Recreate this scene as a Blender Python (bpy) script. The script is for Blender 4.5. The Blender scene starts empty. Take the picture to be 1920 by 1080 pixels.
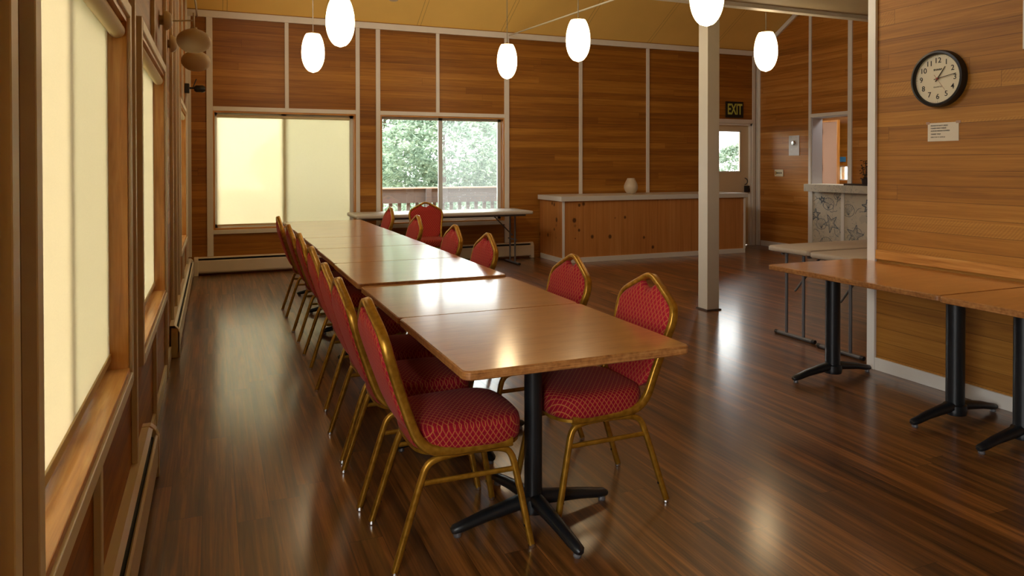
import bpy, math, random
from mathutils import Vector, Matrix
random.seed(7)
S = bpy.context.scene
COL = S.collection
PI = math.pi

# ------------------------------------------------------------------ camera
F_PX, CY_PX, PITCH, YAW, ROLL = 1347.67, 322.72, 0.0109, 0.3936, 0.001
CAM = Vector((0.3045, 0.0, 1.4169))
cam_d = bpy.data.cameras.new('camera')
cam = bpy.data.objects.new('camera', cam_d)
COL.objects.link(cam)
cam_d.sensor_fit = 'HORIZONTAL'
cam_d.sensor_width = 36.0
cam_d.lens = 36.0 * F_PX / 1920.0
cam_d.shift_y = (CY_PX - 540.0) / 1920.0
cam_d.clip_start = 0.05
cam_d.clip_end = 300
r = Vector((math.cos(YAW), -math.sin(YAW), 0)); f = Vector((math.sin(YAW), math.cos(YAW), 0)); u = Vector((0, 0, 1))
f2 = f * math.cos(PITCH) - u * math.sin(PITCH); u2 = u * math.cos(PITCH) + f * math.sin(PITCH)
r3 = r * math.cos(ROLL) - u2 * math.sin(ROLL); u3 = r * math.sin(ROLL) + u2 * math.cos(ROLL)
m3 = Matrix((r3, u3, -f2)).transposed()
cam.matrix_world = Matrix.Translation(CAM) @ m3.to_4x4()
S.camera = cam

# ------------------------------------------------------------------ view, world, daylight
S.view_settings.view_transform = 'Standard'
S.view_settings.look = 'None'
S.view_settings.gamma = 1.0
S.view_settings.use_curve_mapping = False
S.view_settings.exposure = 0.43
try:
    S.cycles.use_denoising = True
    S.cycles.denoiser = 'OPENIMAGEDENOISE'
    S.cycles.max_bounces = 10
    S.cycles.diffuse_bounces = 5
    S.cycles.glossy_bounces = 4
    S.cycles.transmission_bounces = 8
    S.cycles.transparent_max_bounces = 12
    S.cycles.caustics_reflective = False
    S.cycles.caustics_refractive = False
    S.cycles.sample_clamp_indirect = 6.0
except Exception:
    pass
SKY = 9.0          # overcast sky
LAMP = 8.5         # pendant shades
W = bpy.data.worlds.new('world'); S.world = W; W.use_nodes = True
nt = W.node_tree; nt.nodes.clear()
o_ = nt.nodes.new('ShaderNodeOutputWorld'); b_ = nt.nodes.new('ShaderNodeBackground')
tc = nt.nodes.new('ShaderNodeTexCoord'); sx = nt.nodes.new('ShaderNodeSeparateXYZ')
cr = nt.nodes.new('ShaderNodeValToRGB')
cr.color_ramp.elements[0].position = 0.42; cr.color_ramp.elements[0].color = (0.30, 0.34, 0.30, 1)
cr.color_ramp.elements[1].position = 0.52; cr.color_ramp.elements[1].color = (1.0, 1.0, 0.98, 1)
mr = nt.nodes.new('ShaderNodeMapRange'); mr.inputs[1].default_value = -1; mr.inputs[2].default_value = 1
nt.links.new(tc.outputs['Generated'], sx.inputs[0]); nt.links.new(sx.outputs[2], mr.inputs[0])
nt.links.new(mr.outputs[0], cr.inputs[0]); nt.links.new(cr.outputs[0], b_.inputs[0])
b_.inputs[1].default_value = SKY
nt.links.new(b_.outputs[0], o_.inputs[0])

def portal(name, loc, rot, sx_, sy_):
    L = bpy.data.lights.new(name, 'AREA'); L.shape = 'RECTANGLE'; L.size = sx_; L.size_y = sy_
    L.energy = 10
    L.cycles.is_portal = True
    o = bpy.data.objects.new(name, L); COL.objects.link(o); o.location = loc; o.rotation_euler = rot
for k, (y0, y1) in enumerate(((1.49, 2.97), (3.48, 5.08), (7.45, 8.95), (-.40, 1.08))):  # last span is the added, unseen opening beside the camera
    portal('daylight_left', (-0.17, (y0 + y1) / 2, 1.31), (0, -PI / 2, 0), 1.3, y1 - y0)
for y0, y1, z0, z1 in ((4.6, 7.0, 3.45, 4.45),):  # portal for the added gable opening
    portal('added_gable_daylight', (-.17, (y0 + y1) / 2, (z0 + z1) / 2), (0, -PI / 2, 0), z1 - z0, y1 - y0)
for x0, x1 in ((.30, 2.12), (2.46, 4.33)):
    portal('daylight_back', ((x0 + x1) / 2, 10.17, 1.34), (-PI / 2, 0, 0), x1 - x0, 1.54)
portal('daylight_door', (8.45, 10.17, 1.64), (-PI / 2, 0, 0), .66, .72)

# ------------------------------------------------------------------ node material helper
def lin(c):
    return tuple((v / 12.92 if v <= .04045 else ((v + .055) / 1.055) ** 2.4) for v in c)
def hexc(r_, g_, b__):
    return lin((r_ / 255, g_ / 255, b__ / 255)) + (1,)

class NB:
    def __init__(s, name):
        s.m = bpy.data.materials.new(name); s.m.use_nodes = True
        s.t = s.m.node_tree; s.t.nodes.clear()
        s.out = s.n('ShaderNodeOutputMaterial')
    def n(s, ty, **kw):
        nd = s.t.nodes.new(ty)
        for k, v in kw.items(): setattr(nd, k, v)
        return nd
    def l(s, a, b): s.t.links.new(a, b)
    def put(s, v, sock):
        if isinstance(v, (int, float)): sock.default_value = v
        elif isinstance(v, tuple): sock.default_value = v
        else: s.l(v, sock)
    def math(s, op, a, b=None, c=None):
        nd = s.n('ShaderNodeMath', operation=op)
        s.put(a, nd.inputs[0])
        if b is not None: s.put(b, nd.inputs[1])
        if c is not None: s.put(c, nd.inputs[2])
        return nd.outputs[0]
    def mix(s, fac, a, b, mode='MIX'):
        nd = s.n('ShaderNodeMix', data_type='RGBA', blend_type=mode)
        s.put(fac, nd.inputs[0]); s.put(a, nd.inputs[6]); s.put(b, nd.inputs[7])
        return nd.outputs[2]
    def xyz(s, kind='pos'):
        if kind == 'pos': v = s.n('ShaderNodeNewGeometry').outputs['Position']
        else: v = s.n('ShaderNodeTexCoord').outputs['Object']
        sp = s.n('ShaderNodeSeparateXYZ'); s.l(v, sp.inputs[0])
        return v, sp.outputs[0], sp.outputs[1], sp.outputs[2]
    def comb(s, x, y, z):
        c = s.n('ShaderNodeCombineXYZ'); s.put(x, c.inputs[0]); s.put(y, c.inputs[1]); s.put(z, c.inputs[2])
        return c.outputs[0]
    def noise(s, vec, scale, detail=3, rough=.5, dist=0):
        nd = s.n('ShaderNodeTexNoise'); s.l(vec, nd.inputs['Vector'])
        nd.inputs['Scale'].default_value = scale; nd.inputs['Detail'].default_value = detail
        nd.inputs['Roughness'].default_value = rough; nd.inputs['Distortion'].default_value = dist
        return nd.outputs[0]
    def ramp(s, v, stops):
        nd = s.n('ShaderNodeValToRGB'); s.put(v, nd.inputs[0])
        e = nd.color_ramp.elements
        while len(e) > 1: e.remove(e[-1])
        e[0].position, e[0].color = stops[0]
        for p, c in stops[1:]:
            q = e.new(p); q.color = c
        return nd.outputs[0]
    def bsdf(s, col, rough=.5, metal=0, spec=.5, coat=0, coatr=.1, bump=None, bstr=.2, bdist=.002, ior=None):
        p = s.n('ShaderNodeBsdfPrincipled'); p.inputs['Coat IOR'].default_value = 1.7
        s.put(col, p.inputs['Base Color']); s.put(rough, p.inputs['Roughness']); s.put(metal, p.inputs['Metallic'])
        s.put(spec, p.inputs['Specular IOR Level']); s.put(coat, p.inputs['Coat Weight']); s.put(coatr, p.inputs['Coat Roughness'])
        if ior: p.inputs['IOR'].default_value = ior
        if bump is not None:
            b = s.n('ShaderNodeBump'); b.inputs['Strength'].default_value = bstr; b.inputs['Distance'].default_value = bdist
            s.l(bump, b.inputs['Height']); s.l(b.outputs[0], p.inputs['Normal'])
        s.l(p.outputs[0], s.out.inputs[0]); return p

def plain(name, col, rough=.5, metal=0, spec=.5, nscale=0, namt=.08, coat=0, kind='obj'):
    b = NB(name)
    c = col
    if nscale:
        v, *_ = b.xyz(kind)
        n_ = b.noise(v, nscale, 4)
        k = b.math('MULTIPLY_ADD', n_, 2 * namt, 1 - namt)
        c = b.mix(1.0, col, b.comb(k, k, k), 'MULTIPLY')
    b.bsdf(c, rough, metal, spec, coat=coat)
    return b.m

def boards(name, pitch, axis, dark, mid, light, seam=.012, rough=.55, along='h', knots=False, grain=1.0, vary=1.0, coat=0.0, seamcol=.35, sawn=False, lenb=2.3, bright=1.0, coatr=.1, blotch=.7):
    """wood boards. axis: stacking coordinate ('z','x','y'), length runs along the remaining surface direction"""
    b = NB(name)
    v, x, y, z = b.xyz('pos')
    stack = {'z': z, 'x': x, 'y': y}[axis]
    if axis == 'z': run = b.math('ADD', x, y)
    elif along == 'y': run = y
    else: run = z
    q = b.math('DIVIDE', stack, pitch)
    idx = b.math('FLOOR', q)
    fr = b.math('FRACT', q)
    wn = b.n('ShaderNodeTexWhiteNoise', noise_dimensions='1D'); b.put(b.math('ADD', idx, 3.7), wn.inputs['W'])
    off = b.math('MULTIPLY', wn.outputs[0], 9.0)
    seg = b.math('FLOOR', b.math('DIVIDE', b.math('ADD', run, off), lenb))
    wn2 = b.n('ShaderNodeTexWhiteNoise', noise_dimensions='2D'); b.l(b.comb(idx, seg, 0), wn2.inputs['Vector'])
    rnd = b.math('ADD', b.math('MULTIPLY', wn2.outputs[0], .35), b.math('MULTIPLY', wn.outputs[0], .65))
    frun = b.math('FRACT', b.math('DIVIDE', b.math('ADD', run, off), lenb))
    # grain
    gx = b.math('MULTIPLY_ADD', rnd, 37.0, b.math('MULTIPLY', run, .9))
    gv = b.comb(gx, b.math('MULTIPLY', stack, 26.0), b.math('MULTIPLY', rnd, 11.0))
    g1 = b.noise(gv, 1.0, 5, .62, 1.3 if sawn else .7)
    gv2 = b.comb(b.math('MULTIPLY', gx, 3.5), b.math('MULTIPLY', stack, 140.0), rnd)
    g2 = b.noise(gv2, 1.0, 3, .6)
    g3 = b.noise(b.comb(b.math('MULTIPLY', gx, .55), b.math('MULTIPLY', stack, 7.0), rnd), 1.0, 3, .5, 1.0)
    t = b.math('ADD', b.math('MULTIPLY', b.math('SUBTRACT', g1, .5), 1.25 * grain), b.math('MULTIPLY', b.math('SUBTRACT', g2, .5), .5 * grain))
    t = b.math('ADD', t, b.math('MULTIPLY', b.math('SUBTRACT', rnd, .5), .55 * vary))
    t = b.math('ADD', t, b.math('MULTIPLY', b.math('SUBTRACT', g3, .5), blotch * grain))
    t = b.math('ADD', t, .5)
    col = b.ramp(t, [(0.08, dark), (.5, mid), (.95, light)])
    if sawn:   # cross-cut ripples across some boards
        rip = b.n('ShaderNodeTexWave', wave_type='BANDS', bands_direction='X')
        b.l(b.comb(b.math('ADD', run, b.math('MULTIPLY', stack, .9)), stack, 0), rip.inputs['Vector'])
        rip.inputs['Scale'].default_value = 14; rip.inputs['Distortion'].default_value = 3.0
        gate = b.math('GREATER_THAN', rnd, .66)
        gate = b.math('MULTIPLY', gate, b.math('GREATER_THAN', g3, .55))
        col = b.mix(b.math('MULTIPLY', b.math('MULTIPLY', gate, rip.outputs[1]), .28), col, dark)
    if knots:
        kv = b.comb(b.math('MULTIPLY', b.math('ADD', x, y), 6.5), b.math('MULTIPLY', z, 5.5), 0)
        vo = b.n('ShaderNodeTexVoronoi', feature='F1'); b.l(kv, vo.inputs['Vector']); vo.inputs['Scale'].default_value = 1.0
        vo.inputs['Randomness'].default_value = 1.0
        cs = b.n('ShaderNodeSeparateColor'); b.l(vo.outputs['Color'], cs.inputs[0])
        rad = b.math('MULTIPLY_ADD', cs.outputs[0], .16, .09)
        rad = b.math('MULTIPLY', rad, b.math('GREATER_THAN', cs.outputs[1], .30))
        kd = b.math('SUBTRACT', 1.0, b.math('SMOOTH_MIN', b.math('DIVIDE', vo.outputs['Distance'], b.math('ADD', rad, .0001)), 1.0, .15))
        kd = b.math('MINIMUM', b.math('MULTIPLY', b.math('MAXIMUM', kd, 0.0), 2.6), 1.0)
        col = b.mix(b.math('MULTIPLY', kd, .85), col, hexc(58, 26, 8))
    # seams
    sm = b.math('LESS_THAN', fr, seam)
    sm2 = b.math('LESS_THAN', b.math('MULTIPLY', frun, lenb), .0025)
    sm = b.math('MAXIMUM', sm, sm2)
    col = b.mix(b.math('MULTIPLY', sm, 1 - seamcol), col, (dark[0] * .35, dark[1] * .35, dark[2] * .35, 1))
    if bright != 1.0: col = b.mix(1.0, col, (bright, bright, bright, 1), 'MULTIPLY')
    h = b.math('ADD', b.math('MULTIPLY', b.math('SUBTRACT', 1.0, sm), 1.0), b.math('MULTIPLY', g2, .15))
    b.bsdf(col, rough, 0, .5, coat=coat, coatr=coatr, bump=h, bstr=.25, bdist=.002)
    return b.m

M = {}
M['cedar'] = boards('cedar_boards', .098, 'z', hexc(98, 56, 10), hexc(156, 99, 26), hexc(200, 142, 54), grain=.6, seam=.03, rough=.5, sawn=False, lenb=4.3, vary=.7)
M['cedar_rough'] = boards('rough_sawn_cedar', .098, 'z', hexc(120, 72, 17), hexc(172, 114, 36), hexc(204, 146, 60), grain=.7, vary=.7, seam=.03, rough=.6, sawn=True, lenb=3.1)
M['cedar_side'] = boards('cedar_boards_side', .098, 'z', hexc(116, 68, 18), hexc(184, 120, 48), hexc(222, 166, 90), grain=.6, seam=.03, rough=.33, vary=.7, lenb=3.2)
M['pine'] = boards('knotty_pine', .21, 'x', hexc(146, 88, 34), hexc(194, 130, 66), hexc(220, 162, 96), seam=.012, rough=.5, knots=True, grain=.5, vary=.35, lenb=50)
M['pine_y'] = boards('knotty_pine_end', .21, 'y', hexc(146, 88, 34), hexc(194, 130, 66), hexc(220, 162, 96), seam=.012, rough=.5, knots=True, grain=.5, vary=.35, lenb=50)
M['floor'] = boards('laminate_planks', .1275, 'x', hexc(36, 20, 8), hexc(104, 64, 26), hexc(164, 106, 50), seam=.016, rough=.40, along='y', grain=1.1, vary=.4, coat=.7, coatr=.18, lenb=1.8, blotch=1.0, seamcol=.2)
M['deck'] = boards('deck_planks', .14, 'y', hexc(120, 100, 85), hexc(160, 140, 124), hexc(190, 172, 156), seam=.05, rough=.8, lenb=4)
M['trim'] = plain('painted_trim', hexc(230, 226, 216), .45, nscale=9, namt=.05, kind='pos')
M['trim_bright'] = plain('painted_white_trim', hexc(236, 233, 225), .4)
M['post'] = plain('painted_post', hexc(216, 208, 190), .5, nscale=6, namt=.05, kind='pos')
M['counter_top'] = plain('white_laminate', hexc(222, 220, 212), .35)
M['heater'] = plain('enamelled_heater', hexc(228, 218, 202), .4, nscale=5, namt=.04)
M['slot'] = plain('dark_slot', (.012, .012, .012, 1), .7)
M['black_iron'] = plain('black_cast_iron', (.008, .010, .012, 1), .38, nscale=20, namt=.3)
M['black_plastic'] = plain('black_plastic', (.01, .01, .011, 1), .4)
M['steel_grey'] = plain('grey_painted_steel', hexc(105, 104, 106), .4, metal=.3)
M['fold_top'] = plain('grey_plastic_top', hexc(196, 190, 178), .45, nscale=60, namt=.04)
M['fold_brown'] = plain('taupe_plastic_top', hexc(176, 160, 138), .5, nscale=60, namt=.05)
M['chrome'] = plain('chrome', (.7, .7, .7, 1), .2, metal=1)
M['white_plastic'] = plain('white_plastic', hexc(225, 225, 225), .4)
M['cream_plastic'] = plain('cream_plastic', hexc(226, 216, 180), .4)
M['ceramic'] = plain('ceramic_glaze', hexc(205, 190, 165), .4)
M['door_paint'] = plain('door_paint', hexc(222, 204, 170), .5, nscale=3, namt=.04, kind='pos')
M['rod'] = plain('white_rod', hexc(200, 192, 170), .5)
M['brass'] = plain('brass_cap', hexc(190, 150, 80), .35, metal=.8)
M['paper'] = plain('paper', hexc(226, 214, 190), .8)
M['ink'] = plain('ink', (.03, .025, .02, 1), .8)
M['faint_ink'] = plain('faint_ink', (.25, .2, .14, 1), .8)
M['red_ink'] = plain('red_hand', (.35, .05, .03, 1), .5)
M['clock_face'] = plain('clock_face', hexc(225, 212, 180), .5)
M['sign_green'] = plain('photoluminescent_letters', hexc(196, 204, 96), .5)
M['sign_black'] = plain('sign_black', hexc(22, 26, 18), .5)
M['blue'] = plain('blue_notice', hexc(60, 130, 180), .6)
M['alu'] = plain('white_vinyl_frame', hexc(208, 210, 206), .4)
M['low_ceiling'] = plain('painted_low_ceiling', hexc(205, 190, 160), .7, nscale=4, namt=.03, kind='pos')
M['bark'] = plain('bark', hexc(84, 66, 52), .9, nscale=14, namt=.3)
M['ground'] = plain('grass_ground', hexc(150, 165, 130), .95, nscale=.6, namt=.25, kind='pos')
M['rail_wood'] = plain('weathered_rail', hexc(86, 78, 74), .85, nscale=12, namt=.2, kind='pos')
M['sconce'] = plain('unlit_opal_shade', hexc(196, 178, 150), .55)
M['dark_leaf'] = plain('dark_leaf', hexc(40, 48, 40), .6)
M['dark_top'] = plain('dark_counter_top', hexc(60, 50, 44), .35)
M['tan_panel'] = plain('tan_panel', hexc(176, 140, 112), .5, nscale=4, namt=.06, kind='pos')
M['blue_white'] = plain('cool_white_jamb', hexc(196, 198, 206), .45)

# jamb wood: honey-coloured fir, grain along z or y
def jamb_mat(name, axis):
    b = NB(name); v, x, y, z = b.xyz('pos')
    if axis == 'z': gv = b.comb(b.math('MULTIPLY', x, 40.), b.math('MULTIPLY', y, 40.), b.math('MULTIPLY', z, 2.2))
    elif axis == 'y': gv = b.comb(b.math('MULTIPLY', x, 45.), b.math('MULTIPLY', y, 2.2), b.math('MULTIPLY', z, 40.))
    else: gv = b.comb(b.math('MULTIPLY', x, 2.2), b.math('MULTIPLY', y, 45.), b.math('MULTIPLY', z, 40.))
    g = b.noise(gv, 1., 4, .6, .6)
    c = b.ramp(g, [(.25, hexc(166, 104, 40)), (.5, hexc(204, 142, 68)), (.75, hexc(224, 172, 98))])
    b.bsdf(c, .35, coat=.2); return b.m
M['jamb_z'] = jamb_mat('fir_jamb', 'z'); M['jamb_y'] = jamb_mat('fir_sill', 'y'); M['jamb_x'] = jamb_mat('fir_head', 'x')

# ceiling: ochre panels with narrow battens
def ceil_mat():
    b = NB('ochre_ceiling_panels'); v, x, y, z = b.xyz('pos')
    q = b.math('FRACT', b.math('DIVIDE', b.math('SUBTRACT', x, .42), 1.285))
    d = b.math('MULTIPLY', q, 1.285)
    e1 = b.math('LESS_THAN', d, .008)
    e2 = b.math('MULTIPLY', b.math('GREATER_THAN', d, .052), b.math('LESS_THAN', d, .06))
    e = b.math('MAXIMUM', e1, e2)
    n_ = b.noise(v, 2.0, 3); k = b.math('MULTIPLY_ADD', n_, .14, .93)
    c = b.mix(1., hexc(252, 214, 120), b.comb(k, k, k), 'MULTIPLY')
    c = b.mix(b.math('MULTIPLY', e, .45), c, hexc(120, 80, 30))
    b.bsdf(c, .7); return b.m
M['ceiling'] = ceil_mat()

# table tops
def table_mat():
    b = NB('oak_laminate'); v, x, y, z = b.xyz('obj')
    g = b.noise(b.comb(b.math('MULTIPLY', x, 9.), b.math('MULTIPLY', y, 120.), 0), 1., 4, .6, .4)
    g2 = b.noise(b.comb(b.math('MULTIPLY', x, 2.), b.math('MULTIPLY', y, 14.), 0), 1., 3, .5, .5)
    t = b.math('ADD', b.math('MULTIPLY', g, .6), b.math('MULTIPLY', g2, .4))
    c = b.ramp(t, [(.3, hexc(168, 108, 34)), (.5, hexc(200, 136, 52)), (.72, hexc(216, 156, 74))])
    b.bsdf(c, .30, spec=.7, coat=1.0, coatr=.15, bump=g, bstr=.05, bdist=.001).inputs['Coat IOR'].default_value = 2.1; return b.m
M['table'] = table_mat()
def edge_mat():
    b = NB('plywood_edge'); v, x, y, z = b.xyz('obj')
    g = b.noise(b.comb(b.math('MULTIPLY', x, 6.), b.math('MULTIPLY', y, 6.), b.math('MULTIPLY', z, 260.)), 1., 4, .6)
    g2 = b.noise(v, 60, 3)
    t = b.math('ADD', b.math('MULTIPLY', g, .6), b.math('MULTIPLY', g2, .4))
    c = b.ramp(t, [(.32, hexc(104, 62, 26)), (.5, hexc(158, 104, 54)), (.7, hexc(190, 138, 80))])
    b.bsdf(c, .4); return b.m
M['table_edge'] = edge_mat()

# gold tube and red lattice fabric
def gold():
    b = NB('gold_painted_tube'); v, *_ = b.xyz('obj'); n_ = b.noise(v, 40, 3)
    c = b.ramp(n_, [(.3, hexc(150, 106, 24)), (.7, hexc(190, 142, 48))])
    b.bsdf(c, .34, metal=.65); return b.m
M['gold'] = gold()
def fabric(name, mode):
    b = NB(name); v, x, y, z = b.xyz('obj')
    lo, hi = (hexc(118, 8, 24), hexc(160, 16, 38)) if mode == 'seat' else (hexc(142, 20, 36), hexc(192, 38, 54))  # seat darker, back lighter: window light on the backs put into the colour
    if mode == 'seat': a = x; c_ = b.math('SUBTRACT', y, z); ka, kc = 46., 34.
    else: a = y; c_ = z; ka, kc = 40., 28.
    p = b.math('MULTIPLY', a, ka); q = b.math('MULTIPLY', c_, kc)
    f1 = b.math('FRACT', b.math('ADD', p, q)); f2_ = b.math('FRACT', b.math('SUBTRACT', p, q))
    def ln(t): return b.math('LESS_THAN', b.math('ABSOLUTE', b.math('SUBTRACT', t, .5)), .075)
    l_ = b.math('MAXIMUM', ln(f1), ln(f2_))
    def dt(t): return b.math('GREATER_THAN', b.math('ABSOLUTE', b.math('SUBTRACT', t, .5)), .36)
    dot = b.math('MULTIPLY', dt(f1), dt(f2_))
    w = b.noise(v, 400, 2)
    base = b.ramp(w, [(.35, lo), (.65, hi)])
    c = b.mix(b.math('MULTIPLY', l_, .62), base, hexc(190, 122, 62))
    c = b.mix(b.math('MULTIPLY', dot, .35), c, hexc(90, 6, 20))
    p_ = b.bsdf(c, .85, spec=.2, bump=w, bstr=.15, bdist=.001)
    p_.inputs['Sheen Weight'].default_value = .08; p_.inputs['Sheen Roughness'].default_value = .4
    p_.inputs['Sheen Tint'].default_value = (1, .55, .55, 1)
    return b.m
M['fab_seat'] = fabric('red_lattice_seat', 'seat'); M['fab_back'] = fabric('red_lattice_back', 'back')

# pendants
def lamp_mat():
    b = NB('lit_opal_glass'); e = b.n('ShaderNodeEmission'); e.inputs[0].default_value = (1.0, .74, .42, 1); e.inputs[1].default_value = LAMP
    b.l(e.outputs[0], b.out.inputs[0]); return b.m
M['lamp'] = lamp_mat()
def glass(name, gl=.08, tint=(.97, .985, .98, 1)):
    b = NB(name); t = b.n('ShaderNodeBsdfTransparent'); t.inputs[0].default_value = tint
    g = b.n('ShaderNodeBsdfGlossy'); g.inputs['Roughness'].default_value = .0
    fr = b.n('ShaderNodeFresnel'); fr.inputs[0].default_value = 1.45
    mx = b.n('ShaderNodeMixShader'); b.l(b.math('MULTIPLY', fr.outputs[0], 1.7), mx.inputs[0]); b.l(t.outputs[0], mx.inputs[1]); b.l(g.outputs[0], mx.inputs[2])
    b.l(mx.outputs[0], b.out.inputs[0]); return b.m
M['glass'] = glass('window_glass')
def screen(name, keep, spk=False, al=.62):
    """insect screen / rain-speckled hazy pane: part see-through, part pale scatter"""
    b = NB(name); t = b.n('ShaderNodeBsdfTransparent'); t.inputs[0].default_value = (.93, .95, .95, 1)
    d = b.n('ShaderNodeBsdfTranslucent'); d.inputs[0].default_value = (al, al * 1.05, al * 1.08, 1)
    mx = b.n('ShaderNodeMixShader')
    k = 1 - keep
    if spk:
        v, x, y, z = b.xyz('pos')
        vo = b.n('ShaderNodeTexVoronoi', feature='F1'); b.l(v, vo.inputs['Vector']); vo.inputs['Scale'].default_value = 45
        cs = b.n('ShaderNodeSeparateColor'); b.l(vo.outputs['Color'], cs.inputs[0])
        s_ = b.math('MULTIPLY', b.math('LESS_THAN', vo.outputs['Distance'], .17), b.math('GREATER_THAN', cs.outputs[0], .68))
        k = b.math('MAXIMUM', b.math('MULTIPLY', s_, .75), k)
    b.put(k, mx.inputs[0]); b.l(t.outputs[0], mx.inputs[1]); b.l(d.outputs[0], mx.inputs[2])
    b.l(mx.outputs[0], b.out.inputs[0]); return b.m
M['screen'] = screen('insect_screen', .80)
M['screen_dull'] = screen('dull_insect_screen', .82, False, .12)
M['screen_rain'] = screen('rain_speckled_screen', .92, True, .42)
def blind_mat(name, see, col):
    b = NB(name); v, x, y, z = b.xyz('pos')
    t = b.n('ShaderNodeBsdfTransparent')
    d = b.n('ShaderNodeBsdfTranslucent'); rf = b.n('ShaderNodeBsdfDiffuse')
    w = b.noise(b.comb(b.math('MULTIPLY', x, 60.), b.math('MULTIPLY', y, 60.), b.math('MULTIPLY', z, 400.)), 1., 2)
    k = b.math('MULTIPLY_ADD', w, .08, .96)
    c = b.mix(1., col, b.comb(k, k, k), 'MULTIPLY'); b.l(c, d.inputs[0]); b.l(c, rf.inputs[0])
    m1 = b.n('ShaderNodeMixShader'); m1.inputs[0].default_value = .35; b.l(d.outputs[0], m1.inputs[1]); b.l(rf.outputs[0], m1.inputs[2])
    m2 = b.n('ShaderNodeMixShader'); m2.inputs[0].default_value = see; b.l(m1.outputs[0], m2.inputs[1]); b.l(t.outputs[0], m2.inputs[2])
    b.l(m2.outputs[0], b.out.inputs[0]); return b.m
M['blind_side'] = blind_mat('cream_blind_cloth', .03, (.80, .69, .52, 1))
M['blind_back'] = blind_mat('sheer_blind_cloth', .11, (.95, .88, .66, 1))
def leaf_mat():
    b = NB('conifer_foliage'); v, x, y, z = b.xyz('obj')
    n_ = b.noise(v, 2.3, 3); n2 = b.noise(v, 14, 2)
    t = b.math('ADD', b.math('MULTIPLY', n_, .55), b.math('MULTIPLY', n2, .45))
    c = b.ramp(t, [(.35, hexc(90, 112, 98)), (.5, hexc(138, 156, 138)), (.65, hexc(192, 204, 182))])
    d = b.n('ShaderNodeBsdfDiffuse'); tr = b.n('ShaderNodeBsdfTranslucent'); b.l(c, d.inputs[0]); b.l(c, tr.inputs[0])
    m = b.n('ShaderNodeMixShader'); m.inputs[0].default_value = .4; b.l(d.outputs[0], m.inputs[1]); b.l(tr.outputs[0], m.inputs[2])
    b.l(m.outputs[0], b.out.inputs[0]); return b.m
M['leaf'] = leaf_mat()
def print_mat():
    b = NB('sea_print_cloth'); v, x, y, z = b.xyz('pos')
    n_ = b.noise(v, 9., 4, .6, 1.2)
    ring = b.math('ABSOLUTE', b.math('SUBTRACT', b.math('FRACT', b.math('MULTIPLY', n_, 5.0)), .5))
    line = b.math('LESS_THAN', ring, .07)
    gate = b.math('GREATER_THAN', b.noise(v, 4.2, 2), .5)
    c = b.mix(b.math('MULTIPLY', b.math('MULTIPLY', line, gate), .55), hexc(206, 198, 176), hexc(104, 116, 124))
    c = b.mix(b.math('MULTIPLY', b.math('GREATER_THAN', b.noise(v, 7, 2), .6), .25), c, hexc(140, 148, 146))
    b.bsdf(c, .6); return b.m
M['print'] = print_mat()
M['print_ink'] = plain('blue_grey_print', hexc(92, 106, 118), .7)

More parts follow.
